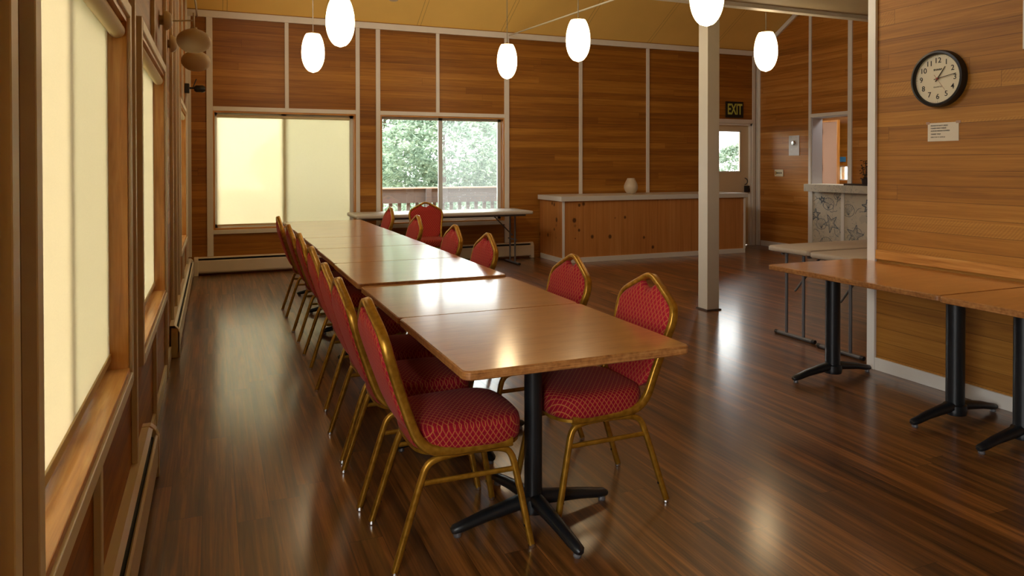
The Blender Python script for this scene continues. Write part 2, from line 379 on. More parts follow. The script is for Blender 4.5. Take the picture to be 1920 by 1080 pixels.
# ------------------------------------------------------------------ mesh builder
class MB:
    def __init__(s): s.v = []; s.f = []; s.m = []; s.mi = 0
    def add(s, vs, fs, mi=None):
        o = len(s.v); s.v += [tuple(p) for p in vs]
        for q in fs: s.f.append([i + o for i in q]); s.m.append(s.mi if mi is None else mi)
        return s
    def box(s, x0, x1, y0, y1, z0, z1, mi=None):
        vs = [(x, y, z) for x in (x0, x1) for y in (y0, y1) for z in (z0, z1)]
        return s.add(vs, [(0, 1, 3, 2), (4, 6, 7, 5), (0, 4, 5, 1), (2, 3, 7, 6), (0, 2, 6, 4), (1, 5, 7, 3)], mi)
    def prism(s, pts, a, b, axis, mi=None):
        """extrude 2-D polygon pts along axis from a to b"""
        def P(p, t):
            if axis == 'x': return (t, p[0], p[1])
            if axis == 'y': return (p[0], t, p[1])
            return (p[0], p[1], t)
        n = len(pts); vs = [P(p, a) for p in pts] + [P(p, b) for p in pts]
        fs = [tuple(range(n)), tuple(range(2 * n - 1, n - 1, -1))] + [(i, i + n, (i + 1) % n + n, (i + 1) % n) for i in range(n)]
        return s.add(vs, fs, mi)
    def tube(s, path, sec, up0=(0, 1, 0), cap=True, mi=None, scales=None, closed=False):
        """sweep a section (list of (a,b)) along path by parallel transport; a along lateral, b along the other"""
        P = [Vector(p) for p in path]; n = len(P); T = []
        for i in range(n):
            a = P[max(i - 1, 0)]; b = P[min(i + 1, n - 1)]
            if closed: a = P[(i - 1) % n]; b = P[(i + 1) % n]
            T.append((b - a).normalized())
        U = Vector(up0); U = (U - T[0] * U.dot(T[0])).normalized(); k = len(sec); vs = []
        for i in range(n):
            if i:
                q = T[i - 1].rotation_difference(T[i]); U = q @ U; U = (U - T[i] * U.dot(T[i])).normalized()
            V = T[i].cross(U); sc = scales[i] if scales else (1, 1)
            for a, b in sec: vs.append(P[i] + U * a * sc[0] + V * b * sc[1])
        fs = []
        for i in range(n - 1 + (1 if closed else 0)):
            for j in range(k):
                i2 = (i + 1) % n
                fs.append((i * k + j, i * k + (j + 1) % k, i2 * k + (j + 1) % k, i2 * k + j))
        if cap and not closed: fs += [tuple(range(k - 1, -1, -1)), tuple((n - 1) * k + j for j in range(k))]
        return s.add(vs, fs, mi)
    def lathe(s, prof, c=(0, 0, 0), axis='z', n=32, mi=None, cap=True, squash=(1, 1)):
        vs = []; fs = []; m = len(prof)
        for i in range(n):
            t = 2 * PI * i / n; ca, sa = math.cos(t) * squash[0], math.sin(t) * squash[1]
            for rr, h in prof:
                if axis == 'z': p = (c[0] + rr * ca, c[1] + rr * sa, c[2] + h)
                elif axis == 'x': p = (c[0] + h, c[1] + rr * ca, c[2] + rr * sa)
                else: p = (c[0] + rr * ca, c[1] + h, c[2] + rr * sa)
                vs.append(p)
        for i in range(n):
            for j in range(m - 1):
                a = i * m + j; b = ((i + 1) % n) * m + j
                fs.append((a, b, b + 1, a + 1))
        if cap:
            if prof[0][0] > 1e-6: fs.append(tuple(i * m for i in range(n))[::-1])
            if prof[-1][0] > 1e-6: fs.append(tuple(i * m + m - 1 for i in range(n)))
        return s.add(vs, fs, mi)
    def mesh(s, name, mats, smooth=False, angle=None):
        me = bpy.data.meshes.new(name); me.from_pydata(s.v, [], s.f); me.validate(clean_customdata=False)
        if not isinstance(mats, (list, tuple)): mats = [mats]
        for m_ in mats: me.materials.append(m_)
        if len(mats) > 1 and len(me.polygons) == len(s.m):
            me.polygons.foreach_set('material_index', s.m)
        import bmesh
        bm = bmesh.new(); bm.from_mesh(me); bmesh.ops.remove_doubles(bm, verts=bm.verts, dist=1e-6)
        bmesh.ops.recalc_face_normals(bm, faces=bm.faces)
        if smooth:
            lim = angle or math.radians(38)
            for fc in bm.faces: fc.smooth = True
            for e in bm.edges:
                if len(e.link_faces) == 2:
                    e.smooth = e.calc_face_angle(0) < lim
        bm.to_mesh(me); bm.free()
        return me
    def build(s, name, mats, parent=None, smooth=False, bevel=0, seg=2, angle=None, loc=None):
        o = bpy.data.objects.new(name, s.mesh(name, mats, smooth, angle)); COL.objects.link(o)
        if parent: o.parent = parent
        if loc: o.location = loc
        if bevel:
            md = o.modifiers.new('bevel', 'BEVEL'); md.width = bevel; md.segments = seg; md.limit_method = 'ANGLE'; md.angle_limit = math.radians(40)
            md.harden_normals = False
        return o

def rect_sec(w, h, r_=.004):
    r_ = min(r_, w / 2.01, h / 2.01); a, b = w / 2, h / 2
    return [(a, b - r_), (a - r_, b), (-a + r_, b), (-a, b - r_), (-a, -b + r_), (-a + r_, -b), (a - r_, -b), (a, -b + r_)]
def circ_sec(rr, n=12): return [(rr * math.cos(2 * PI * i / n), rr * math.sin(2 * PI * i / n)) for i in range(n)]
def smooth_path(pts, it=2):
    """Chaikin corner cutting keeping the ends"""
    P = [Vector(p) for p in pts]
    for _ in range(it):
        Q = [P[0]]
        for a, b in zip(P[:-1], P[1:]): Q += [a * .75 + b * .25, a * .25 + b * .75]
        Q.append(P[-1]); P = Q
    return P
def empty(name, loc, rz=0):
    o = bpy.data.objects.new(name, None); COL.objects.link(o); o.location = loc; o.rotation_euler = (0, 0, rz); o.empty_display_size = .1
    return o
def tag(o, label=None, cat=None, group=None, kind=None):
    if label: o['label'] = label
    if cat: o['category'] = cat
    if group: o['group'] = group
    if kind: o['kind'] = kind
    return o
def struct(mb, name, mats, label=None, **k):
    o = mb.build(name, mats, **k); o['kind'] = 'structure'
    if label: o['label'] = label
    return o
def copy_tree(o, parent=None):
    c = o.copy(); COL.objects.link(c)
    if parent: c.parent = parent
    for ch in list(o.children): copy_tree(ch, c)
    return c

def text_mesh(name, body, size, origin, right, up, mat, parent=None, align='CENTER', depth=.0006, xs=1.0, bold=0):
    cu = bpy.data.curves.new(name, 'FONT'); cu.body = body; cu.size = size; cu.align_x = align; cu.align_y = 'CENTER'; cu.extrude = depth
    cu.resolution_u = 3; cu.offset = bold
    t = bpy.data.objects.new(name, cu); COL.objects.link(t)
    dg = bpy.context.evaluated_depsgraph_get(); dg.update()
    me = bpy.data.meshes.new_from_object(t.evaluated_get(dg))
    bpy.data.objects.remove(t); bpy.data.curves.remove(cu)
    R_, U_ = Vector(right), Vector(up); N_ = R_.cross(U_)
    mt = Matrix((R_ * xs, U_, N_)).transposed().to_4x4(); mt.translation = Vector(origin)
    me.transform(mt); me.materials.clear(); me.materials.append(mat); me.name = name
    o = bpy.data.objects.new(name, me); COL.objects.link(o)
    if parent: o.parent = parent
    return o

# ================================================================== THE ROOM
YB = 10.0      # back wall face
XK = 9.13      # kitchen wall face
XC = 4.518     # clock wall face
def roof_z(y): return 3.40 + (YB - y) * .585 if y > 5.83 else 3.40 + (YB - 5.83) * .585 - (5.83 - y) * .30
WL = [(1.49, 2.97, .655, 1.955), (3.48, 5.08, .60, 2.0), (7.45, 8.95, .60, 2.0)]   # left windows y0,y1,z0,z1
WB = [(.30, 2.12, .575, 2.11), (2.46, 4.33, .575, 2.11)]                            # back windows x0,x1,z0,z1
DOOR = (8.06, 9.0, 0, 2.12)
def cells(mb, plane, u0, u1, v0, v1, holes, a, b):
    us = sorted({u0, u1} | {h[0] for h in holes} | {h[1] for h in holes}); vs = sorted({v0, v1} | {h[2] for h in holes} | {h[3] for h in holes})
    for i in range(len(us) - 1):
        for j in range(len(vs) - 1):
            cu, cv = (us[i] + us[i + 1]) / 2, (vs[j] + vs[j + 1]) / 2
            if any(h[0] < cu < h[1] and h[2] < cv < h[3] for h in holes): continue
            if plane == 'x': mb.box(a, b, us[i], us[i + 1], vs[j], vs[j + 1])
            else: mb.box(us[i], us[i + 1], a, b, vs[j], vs[j + 1])
WLX = WL + [(-.40, 1.08, .62, 2.0)]  # plus an unseen opening added to bring more daylight into the room
fl = MB(); fl.box(-.15, 11.2, -3.1, 10.6, -.12, 0); struct(fl, 'floor', M['floor'])
wl = MB(); cells(wl, 'x', -3.0, YB, 0, 2.3, WLX, -.15, 0)
ADDED_GABLE = [(4.6, 7.0, 3.45, 4.45)]      # unseen gable opening, added to let more daylight onto the ceiling
cells(wl, 'x', 0, 7.6, 2.3, 4.5, ADDED_GABLE, -.15, 0)
wl.prism([(-3, 2.3), (0, 2.3), (0, roof_z(0)), (-3, roof_z(-3))], -.15, 0, 'x')
wl.prism([(0, 4.5), (7.6, 4.5), (7.6, roof_z(7.6)), (5.83, roof_z(5.83)), (.5, 4.5 - .001)], -.15, 0, 'x') if False else wl.prism([(.5, 4.5), (7.6, 4.5), (7.6, roof_z(7.6)), (5.83, roof_z(5.83)), (.5, max(4.5, roof_z(.5)))], -.15, 0, 'x')
wl.prism([(7.6, 2.3), (YB, 2.3), (YB, roof_z(YB)), (7.6, roof_z(7.6))], -.15, 0, 'x')
struct(wl, 'wall_left', M['cedar'])
wb = MB(); cells(wb, 'y', -.15, XK + .25, 0, 3.4, WB + [DOOR], YB, YB + .15)
struct(wb, 'wall_back', M['cedar'])
wf = MB(); cells(wf, 'y', -.15, 4.6, 0, roof_z(-3), [], -3.15, -3.0); struct(wf, 'wall_front', M['low_ceiling'])
wr = MB(); wr.box(XC, XC + .13, -3.0, 3.64, 0, 5.6); struct(wr, 'wall_right', M['cedar_rough'])
wk = MB(); cells(wk, 'x', 3.35, YB, 0, 2.3, [(8.05, 8.77, 1.07, 2.16)], XK, XK + .2)
wk.prism([(3.35, 2.3), (YB, 2.3), (YB, roof_z(YB)), (5.83, roof_z(5.83)), (3.35, roof_z(3.35))], XK, XK + .2, 'x')
struct(wk, 'wall_kitchen', M['cedar_side'])
wn = MB(); wn.box(XC + .13, XK, 3.2, 3.35, 0, 3.03); struct(wn, 'wall_corridor', M['cedar'])
bh = MB(); bh.box(4.66, XK, 5.80, 5.90, 3.25, roof_z(5.83)); bh.box(4.56, 4.66, 3.64, 5.90, 3.05, 5.8); struct(bh, 'wall_upper', M['cedar'])
ce = MB()
ce.prism([(YB + .15, roof_z(YB + .15)), (YB + .15, roof_z(YB + .15) + .12), (5.83, roof_z(5.83) + .12), (-3.15, roof_z(-3.15) + .12), (-3.15, roof_z(-3.15)), (5.83, roof_z(5.83) - .001)], -.15, XK + .2, 'x')
struct(ce, 'ceiling', M['ceiling'])
lc = MB(); lc.box(4.66, XK, 3.35, 5.80, 3.04, 3.12); struct(lc, 'ceiling_low', M['low_ceiling'])
# kitchen shell behind the pass-through
kw = MB(); kw.box(XK + .2, 10.95, 10.45, 10.6, 0, 2.7); kw.box(XK + .2, 10.95, 6.9, 7.0, 0, 2.7)
cells(kw, 'x', 7.0, 10.45, 0, 2.7, [(9.35, 9.79, 1.12, 1.385)], 10.8, 10.95); struct(kw, 'wall_kitchen_back', M['cedar'])
kc = MB(); kc.box(XK + .2, 10.95, 6.9, 10.6, 2.7, 2.8); struct(kc, 'ceiling_kitchen', M['low_ceiling'])

kl = bpy.data.lights.new('kitchen_fill_light', 'AREA'); kl.size = .5; kl.energy = 18; kl.color = (1, .95, .88)  # unseen area light added to brighten the kitchen, no fitting modelled
ko = bpy.data.objects.new('kitchen_fill_light', kl); COL.objects.link(ko); ko.location = (10.0, 8.6, 2.66)
# ---- trims
TN = [0]
def trim(x0, x1, y0, y1, z0, z1, mat='trim', bev=.002, label=None):
    TN[0] += 1; mb = MB(); mb.box(x0, x1, y0, y1, z0, z1)
    return struct(mb, 'trim_%d' % TN[0], M[mat], bevel=bev, seg=1, label=label)
# back wall: verticals (x, width, z0, z1)
for x0, x1, z0, z1 in [(0.0, .045, .24, 3.36), (.225, .30, .24, 3.36), (2.12, 2.175, .24, 3.36), (2.40, 2.46, .24, 3.36),
                       (4.33, 4.405, .24, 3.36), (5.59, 5.645, .95, 3.36), (6.825, 6.88, .95, 3.36), (8.0, 8.06, 0, 3.36), (9.0, 9.06, 0, 3.36), (9.085, 9.13, 0, 3.36)]:
    trim(x0, x1, YB - .022, YB, z0, z1)
for x0, x1, z1 in [(1.185, 1.235, 3.36), (3.27, 3.32, 3.36)]:
    trim(x0, x1, YB - .022, YB, 2.165, z1); trim(x0, x1, YB - .022, YB, .24, .52)
for a, b_, z0, z1 in WB:
    trim(a, b_, YB - .024, YB, z1, z1 + .055); trim(a, b_, YB - .024, YB, z0 - .055, z0)
trim(8.06, 9.0, YB - .024, YB, 2.12, 2.19)
trim(0, XK, YB - .03, YB, 3.30, 3.385)   # wall head trim
# kitchen wall
trim(XK - .022, XK, 9.93, 9.975, 0, 3.38); trim(XK - .022, XK, 8.77, 8.82, 0, 4.1, 'trim')
trim(XK - .022, XK, 7.975, 8.05, 0, 4.5); trim(XK - .022, XK, 8.05, 8.77, 2.16, 2.215); trim(XK - .02, XK, 8.82, 9.9, 0, .09, 'trim')
kr = MB(); kr.prism([(YB - .03, roof_z(YB) - .09), (YB - .03, roof_z(YB) - .01), (5.95, roof_z(5.95) - .01), (5.95, roof_z(5.95) - .09)], XK - .03, XK, 'x')
TN[0] += 1; struct(kr, 'trim_%d' % TN[0], M['trim'])
# low ceiling edge beam and post
trim(.0, XK, 5.80, 5.90, 3.0, 3.25, 'trim', .004)
# clock wall
trim(XC - .02, XC + .15, 3.64, 3.66, 0, 5.0); trim(XC - .022, XC, 3.60, 3.662, 0, 5.0, 'trim_bright'); trim(XC - .018, XC, -3, 3.60, 0, .085)
trim(XC - .016, XC, -3, 3.60, .765, .83, 'jamb_y', label='narrow wooden wall rail behind the right hand tables')
trim(XC - .022, XC, 2.58, 2.63, 2.06, 5.0)
# left wall verticals
for y0, y1, z0, z1 in [(1.30, 1.345, .235, 4.4), (3.185, 3.225, .235, 5.0), (5.26, 5.30, .0, 5.5), (6.03, 6.07, .235, 5.6), (7.17, 7.21, .235, 4.95), (9.35, 9.39, .235, 3.7), (6.6, 6.63, .235, 5.3)]:
    trim(0, .022, y0, y1, z0, z1)
for (y0, y1, z0, z1) in WL:
    trim(0, .026, y0 - .045, y0, z0 - .045, z1 + .05); trim(0, .026, y1, y1 + .045, z0 - .045, z1 + .05)
    trim(0, .028, y0, y1, z1, z1 + .045); trim(0, .028, y0, y1, z0 - .045, z0)
    ym = (y0 + y1) / 2
    trim(0, .02, ym - .02, ym + .02, .235 if y0 != 3.48 else .02, z0 - .045); trim(0, .02, ym - .02, ym + .02, z1 + .045, 4.2)
bb = MB(); bb.box(0, .014, 3.66, 5.78, 0, .09); struct(bb, 'baseboard_left', M['trim'])

# ---- post
po = MB(); po.box(4.69, 4.83, 5.66, 5.80, .012, 3.04); struct(po, 'trim_post', M['post'], bevel=.004, label='white painted square post standing free in the room')
pb = MB(); pb.box(4.675, 4.845, 5.645, 5.815, 0, .014); struct(pb, 'trim_post_base', M['bark'])

# ---- windows
def window_left(n, y0, y1, z0, z1):
    w = empty('window_%d' % n, (0, (y0 + y1) / 2, z0)); w['kind'] = 'structure'
    wi = Matrix.Translation((0, -(y0 + y1) / 2, -z0))
    def P(mb, name, mat, **k):
        mb.v = [tuple(wi @ Vector(p)) for p in mb.v]; return mb.build(name, M[mat], w, **k)
    m = MB(); m.box(-.15, .015, y0 - .001, y0 + .02, z0, z1); m.box(-.15, .015, y1 - .02, y1 + .001, z0, z1); m2 = P(m, 'jamb', 'jamb_z')
    m = MB(); m.box(-.15, .02, y0 + .02, y1 - .02, z0 - .001, z0 + .02); P(m, 'sill', 'jamb_y', bevel=.003)
    m = MB(); m.box(-.15, .015, y0 + .02, y1 - .02, z1 - .02, z1 + .001); P(m, 'head', 'jamb_y')
    m = MB(); a, b_ = -.135, -.10
    yy0, yy1, zz0, zz1 = y0 + .02, y1 - .02, z0 + .02, z1 - .02; ym = (yy0 + yy1) / 2
    for q in ((yy0, yy0 + .04, zz0, zz1), (yy1 - .04, yy1, zz0, zz1), (ym - .022, ym + .022, zz0, zz1), (yy0, yy1, zz0, zz0 + .04), (yy0, yy1, zz1 - .04, zz1)):
        m.box(a, b_, *q)
    P(m, 'frame', 'alu')
    m = MB(); m.box(-.120, -.117, yy0 + .03, ym - .01, zz0 + .03, zz1 - .03); P(m, 'pane', 'glass')
    m = MB(); m.box(-.120, -.117, ym + .01, yy1 - .03, zz0 + .03, zz1 - .03); P(m, 'pane', 'glass')
    m = MB(); m.box(-.130, -.1295, ym + .01, yy1 - .03, zz0 + .03, zz1 - .03); P(m, 'screen', 'screen')
    return w
for k, q in enumerate(WL): window_left(k + 1, *q)
def window_back(n, x0, x1, z0, z1, scr):
    w = empty('window_%d' % n, ((x0 + x1) / 2, YB, z0)); w['kind'] = 'structure'
    off = Vector(((x0 + x1) / 2, YB, z0))
    def P(mb, name, mat, **k):
        mb.v = [tuple(Vector(p) - off) for p in mb.v]; return mb.build(name, M[mat], w, **k)
    m = MB(); m.box(x0 - .001, x0 + .02, YB - .012, YB + .15, z0, z1); m.box(x1 - .02, x1 + .001, YB - .012, YB + .15, z0, z1); P(m, 'jamb', 'jamb_z')
    m = MB(); m.box(x0 + .02, x1 - .02, YB - .012, YB + .15, z0 - .001, z0 + .02); P(m, 'sill', 'jamb_x', bevel=.003)
    m = MB(); m.box(x0 + .02, x1 - .02, YB - .012, YB + .15, z1 - .02, z1 + .001); P(m, 'head', 'jamb_x')
    xx0, xx1, zz0, zz1 = x0 + .02, x1 - .02, z0 + .02, z1 - .02; xm = (xx0 + xx1) / 2 - .03
    m = MB(); a, b_ = YB + .09, YB + .125
    for q in ((xx0, xx0 + .03), (xx1 - .05, xx1), (xm - .03, xm + .03)): m.box(q[0], q[1], a, b_, zz0, zz1)
    m.box(xx0, xx1, a, b_, zz0, zz0 + .045); m.box(xx0, xx1, a, b_, zz1 - .035, zz1); P(m, 'frame', 'alu')
    m = MB(); m.box(xx0 + .02, xm, YB + .105, YB + .108, zz0 + .03, zz1 - .03); P(m, 'pane', 'glass')
    m = MB(); m.box(xm, xx1 - .04, YB + .100, YB + .103, zz0 + .03, zz1 - .03); P(m, 'pane', 'glass')
    m = MB(); m.box(xm + .02, xx1 - .04, YB + .121, YB + .1215, zz0 + .03, zz1 - .03); P(m, 'screen', scr)
    return w
window_back(4, *WB[0], 'screen_dull'); window_back(5, *WB[1], 'screen_rain')
# small kitchen window
w = empty('window_6', (10.8, 9.57, 1.12)); w['kind'] = 'structure'
m = MB(); m.box(.02, .05, -.22, .22, 0, .02); m.box(.02, .05, -.22, .22, .245, .265); m.box(.02, .05, -.22, -.20, 0, .265); m.box(.02, .05, .20, .22, 0, .265); m.build('frame', M['trim_bright'], w)
m = MB(); m.box(.03, .033, -.2, .2, .02, .245); m.build('pane', M['glass'], w)

# ---- door
d = empty('door_1', (8.53, YB, 0)); d['kind'] = 'structure'
x0, x1, zt = DOOR[0] - 8.53, DOOR[1] - 8.53, DOOR[3]
m = MB()
gl = (8.16 - 8.53, 8.79 - 8.53, 1.275, 1.995)
for (a, b_, c, e) in ((x0 + .035, gl[0], .01, zt - .035), (gl[1], x1 - .035, .01, zt - .035), (gl[0], gl[1], .01, gl[2]), (gl[0], gl[1], gl[3], zt - .035)):
    m.box(a, b_, .05, .095, c, e)
m.build('leaf', M['door_paint'], d)
m = MB(); m.box(x0, x0 + .035, .0, .15, 0, zt); m.box(x1 - .035, x1, .0, .15, 0, zt); m.box(x0, x1, 0, .15, zt - .035, zt); m.build('jamb', M['trim_bright'], d)
m = MB(); m.box(gl[0], gl[1], .07, .074, gl[2], gl[3]); m.build('pane', M['glass'], d)
m = MB()
for q in ((gl[0], gl[0] + .02, gl[2], gl[3]), (gl[1] - .02, gl[1], gl[2], gl[3]), (gl[0], gl[1], gl[2], gl[2] + .02), (gl[0], gl[1], gl[3] - .02, gl[3])): m.box(q[0], q[1], .04, .05, q[2], q[3])
m.build('glazing_bead', M['trim_bright'], d)
h = MB(); h.tube(smooth_path([(.36, .05, 1.06), (.36, .0, 1.07), (.37, -.01, 1.115), (.36, .0, 1.16), (.36, .05, 1.17)]), circ_sec(.008, 8), (1, 0, 0)); h.build('door_handle', M['black_iron'], d, smooth=True)
h = MB(); h.box(.34, .40, -.03, .05, .93, 1.04); h.box(.40, .42, -.02, .02, .93, .99); h.build('door_lock', M['black_plastic'], d, bevel=.006)

# ---- baseboard heaters (things)
def heater(name, L, label, caps=(1, 1)):
    """along +X local from 0..L, front at +Y, against y=0"""
    r_ = empty(name, (0, 0, 0)); tag(r_, label, 'baseboard heater', 'baseboard heaters along the walls')
    m = MB(); m.prism([(0, .02), (0, .235), (.03, .235), (.046, .222), (.042, .216), (.012, .222), (.012, .02)], 0, L, 'x'); m.build('top_cover', M['heater'], r_)
    m = MB(); m.prism([(.058, .195), (.066, .188), (.066, .055), (.058, .035), (.052, .035), (.058, .06), (.058, .186), (.052, .19)], 0, L, 'x'); m.build('front_panel', M['heater'], r_)
    m = MB(); m.prism([(.013, .03), (.013, .212), (.05, .18), (.05, .03)], .01, L - .01, 'x'); m.build('element', M['slot'], r_)
    for k, s_ in enumerate((0, L - .05)):
        if not caps[k]: continue
        m = MB(); m.prism([(0, .0), (0, .238), (.036, .238), (.058, .215), (.07, .18), (.07, .0)], s_, s_ + .05, 'x'); m.build('end_cap', M['heater'], r_, bevel=.003)
    xx = 1.2
    while xx < L - .3:
        m = MB(); m.prism([(.0662, .045), (.0675, .045), (.0675, .19), (.0662, .19)], xx, xx + .02, 'x'); m.build('joint_clip', M['heater'], r_); xx += 1.2
    return r_
h1 = heater('baseboard_heater', 5.6, 'beige baseboard heater under the nearest left hand window'); h1.rotation_euler = (0, 0, -PI / 2); h1.location = (0, 3.66, 0)
h2 = heater('baseboard_heater', 4.1, 'beige baseboard heater on the left wall running into the far corner'); h2.rotation_euler = (0, 0, -PI / 2); h2.location = (0, 9.90, 0)
h3 = heater('baseboard_heater', 4.72, 'long cream baseboard heater along the far wall below the windows'); h3.rotation_euler = (0, 0, PI); h3.location = (4.79, YB, 0)

# ---- roller blinds
def blind(name, axis, a0, a1, at, ztop, zbot, mat, label, tubeoff):
    if axis == 'y':   # on left wall: cloth plane x=at, spans y
        r_ = empty(name, (at, (a0 + a1) / 2, ztop)); L = (a1 - a0) / 2
        m = MB(); m.box(-.001, 0, -L, L, zbot - ztop, -.02); m.build('cloth', M[mat], r_)
        m = MB(); m.lathe([(.0, -L), (.024, -L), (.027, -L + .005), (.027, L - .005), (.024, L), (0, L)], (tubeoff, 0, -.035), 'y', 24); m.build('roller_tube', M['cream_cloth'], r_, smooth=True)
        m = MB(); m.box(-.007, .006, -L, L, zbot - ztop - .028, zbot - ztop); m.build('bottom_rail', M['cream_cloth'], r_, bevel=.003)
    else:
        r_ = empty(name, ((a0 + a1) / 2, at, ztop)); L = (a1 - a0) / 2
        m = MB(); m.box(-L, L, 0, .001, zbot - ztop, -.02); m.build('cloth', M[mat], r_)
        m = MB(); m.lathe([(.0, -L), (.02, -L), (.02, L), (0, L)], (0, -tubeoff, -.03), 'x', 20); m.build('roller_tube', M['cream_cloth'], r_, smooth=True)
        m = MB(); m.box(-L, L, -.008, .006, zbot - ztop - .025, zbot - ztop); m.build('bottom_rail', M['cream_cloth'], r_, bevel=.003)
    tag(r_, label, 'roller blind', 'roller blinds drawn down over the windows'); return r_
M['cream_cloth'] = plain('cream_hem', hexc(206, 188, 146), .6)
blind('roller_blind', 'y', 1.50, 2.945, -.045, 1.935, .735, 'blind_side', 'large cream roller blind over the nearest left hand window', .03)
blind('roller_blind', 'y', 3.51, 5.05, -.045, 1.98, .68, 'blind_side', 'cream roller blind over the second window on the left wall', .03)
blind('roller_blind', 'y', 7.48, 8.92, -.045, 1.98, .68, 'blind_side', 'cream roller blind in the farthest left wall window by the corner', .03)
blind('roller_blind', 'x', .345, 2.045, YB + .055, 2.075, .64, 'blind_back', 'yellow glowing sheer roller blind over the far wall left window', -.0)

# ---- counter
c = empty('bar_counter', (6.54, 9.6, 0)); tag(c, 'long knotty pine bar counter with white top along the far wall', 'counter')
def CB(name, mat, *bx, **k):
    m = MB(); m.box(bx[0] - 6.54, bx[1] - 6.54, bx[2] - 9.6, bx[3] - 9.6, bx[4], bx[5]); return m.build(name, M[mat], c, **k)
CB('front_panel', 'pine', 4.93, 8.15, 9.20, 9.225, .02, .885)
CB('end_panel', 'pine_y', 4.905, 4.93, 9.20, 9.975, .02, .885)
CB('side_panel', 'pine_y', 8.15, 8.165, 9.20, 9.97, .02, .885)
CB('top', 'counter_top', 4.87, 8.20, 9.165, 9.975, .885, .955, bevel=.004)
CB('corner_batten', 'trim_bright', 4.90, 4.935, 9.188, 9.20, .07, .885)
CB('corner_batten', 'trim_bright', 8.135, 8.17, 9.188, 9.20, .07, .885)
CB('kick_board', 'trim', 4.93, 8.16, 9.185, 9.20, 0, .07)
CB('kick_board', 'trim', 4.89, 4.905, 9.20, 9.92, 0, .07)
# vase
v = MB(); v.lathe([(0, 0), (.045, 0), (.06, .008), (.092, .05), (.108, .095), (.106, .13), (.09, .175), (.062, .23), (.056, .245), (.05, .245), (.05, .2), (0, .19)], (0, 0, 0), 'z', 36)
o = v.build('vase', M['ceramic'], smooth=True, loc=(6.26, 9.55, .956)); tag(o, 'cream egg shaped ceramic vase standing on the white bar top', 'vase')

# ---- exit sign
e = empty('exit_sign', (8.607, YB - .004, 2.355)); tag(e, 'black EXIT sign with yellow green letters above the door', 'exit sign')
m = MB(); m.box(-.185, .185, -.02, 0, -.138, .138); m.build('panel', M['sign_black'], e, bevel=.003)
text_mesh('lettering', 'EXIT', .255, (0, -.021, -.002), (1, 0, 0), (0, 0, 1), M['sign_green'], e, xs=.60, bold=.006)

# ---- wall plates on the kitchen wall
p = empty('dimmer_switch', (XK - .003, 9.14, 1.72)); tag(p, 'white wall plate with round dimmer knob beside the door', 'light switch')
m = MB(); m.box(-.008, 0, -.115, .115, -.165, .165); m.build('plate', M['white_plastic'], p, bevel=.003)
m = MB(); m.lathe([(0, -.045), (.03, -.043), (.042, -.03), (.044, -.008)], (0, -.01, .04), 'x', 24); m.build('knob', M['chrome'], p, smooth=True)
for yy in (-.05, .05):
    for zz in (-.06, .13):
        m = MB(); m.lathe([(0, -.010), (.006, -.009), (.006, -.007)], (0, yy, zz), 'x', 10); m.build('screw', M['chrome'], p)
p = empty('wall_switch', (XK - .003, 9.48, 1.265)); tag(p, 'small cream switch plate with three toggles on wood wall', 'light switch')
m = MB(); m.box(-.007, 0, -.1, .1, -.058, .058); m.build('plate', M['cream_plastic'], p, bevel=.003)
for yy in (-.055, -.01, .035):
    m = MB(); m.box(-.018, -.006, yy - .006, yy + .006, -.012, .014); m.build('toggle', M['ink'], p, bevel=.002)
m = MB(); m.lathe([(0, -.009), (.03, -.008), (.031, -.006)], (0, .072, 0), 'x', 20, squash=(.6, 1.1)); m.build('dial', M['brass'], p, smooth=True)

# ---- pass-through counter
c = empty('serving_counter', (XK, 8.0, 0)); tag(c, 'serving counter faced with sea life print cloth at the kitchen hatch', 'counter')
m = MB(); m.box(-.16, .32, .055, .765, 1.065, 1.10); m.box(-.16, -.023, -3.0, .055, 1.065, 1.10); m.box(-.165, -.15, -3.0, .77, .985, 1.10); m.build('top', M['print'], c, bevel=.003)
m = MB(); m.box(-.15, -.023, -3., .0, 1.10, 1.125); m.build('shelf', M['dark_top'], c)
for yy in (.72, .10, -.52):
    m = MB(); m.box(-.065, -.05, yy - .03, yy + .03, 0, .985); m.build('batten', M['trim'], c, bevel=.002)
# motifs printed on the cloth: outlines of starfish, shells, coral
def outline(m, pts, w=.006, x=-.0515):
    n = len(pts)
    P = [Vector((0, a, b)) for a, b in pts]
    for i in range(n - 1):
        a, b = P[i], P[i + 1]; dd = (b - a)
        if dd.length < 1e-6: continue
        dd.normalize(); nn = Vector((0, -dd.z, dd.y)) * w / 2
        q = [a - nn, b - nn, b + nn, a + nn]
        m.add([(x, t.y, t.z) for t in q] + [(x + .0013, t.y, t.z) for t in q], [(0, 1, 2, 3), (7, 6, 5, 4), (0, 4, 5, 1), (1, 5, 6, 2), (2, 6, 7, 3), (3, 7, 4, 0)])
def star(cy_, cz_, R_, rot): return [(cy_ + (R_ if i % 2 == 0 else R_ * .38) * math.cos(rot + PI * i / 5), cz_ + (R_ if i % 2 == 0 else R_ * .38) * math.sin(rot + PI * i / 5)) for i in range(11)]
m = MB(); m.box(-.05, -.02, -3.0, .73, 0, 1.0, 0); m.mi = 1; rnd = random.Random(5)
for (a, b, R_, ro) in [(.63, .62, .10, .3), (.33, .50, .15, 1.1), (-.12, .36, .16, .5), (-.34, .8, .1, .2), (.50, .86, .06, 0), (-1.0, .5, .15, .9)]:
    outline(m, star(a, b, R_, ro), .010); outline(m, star(a, b, R_ * .62, ro), .004)
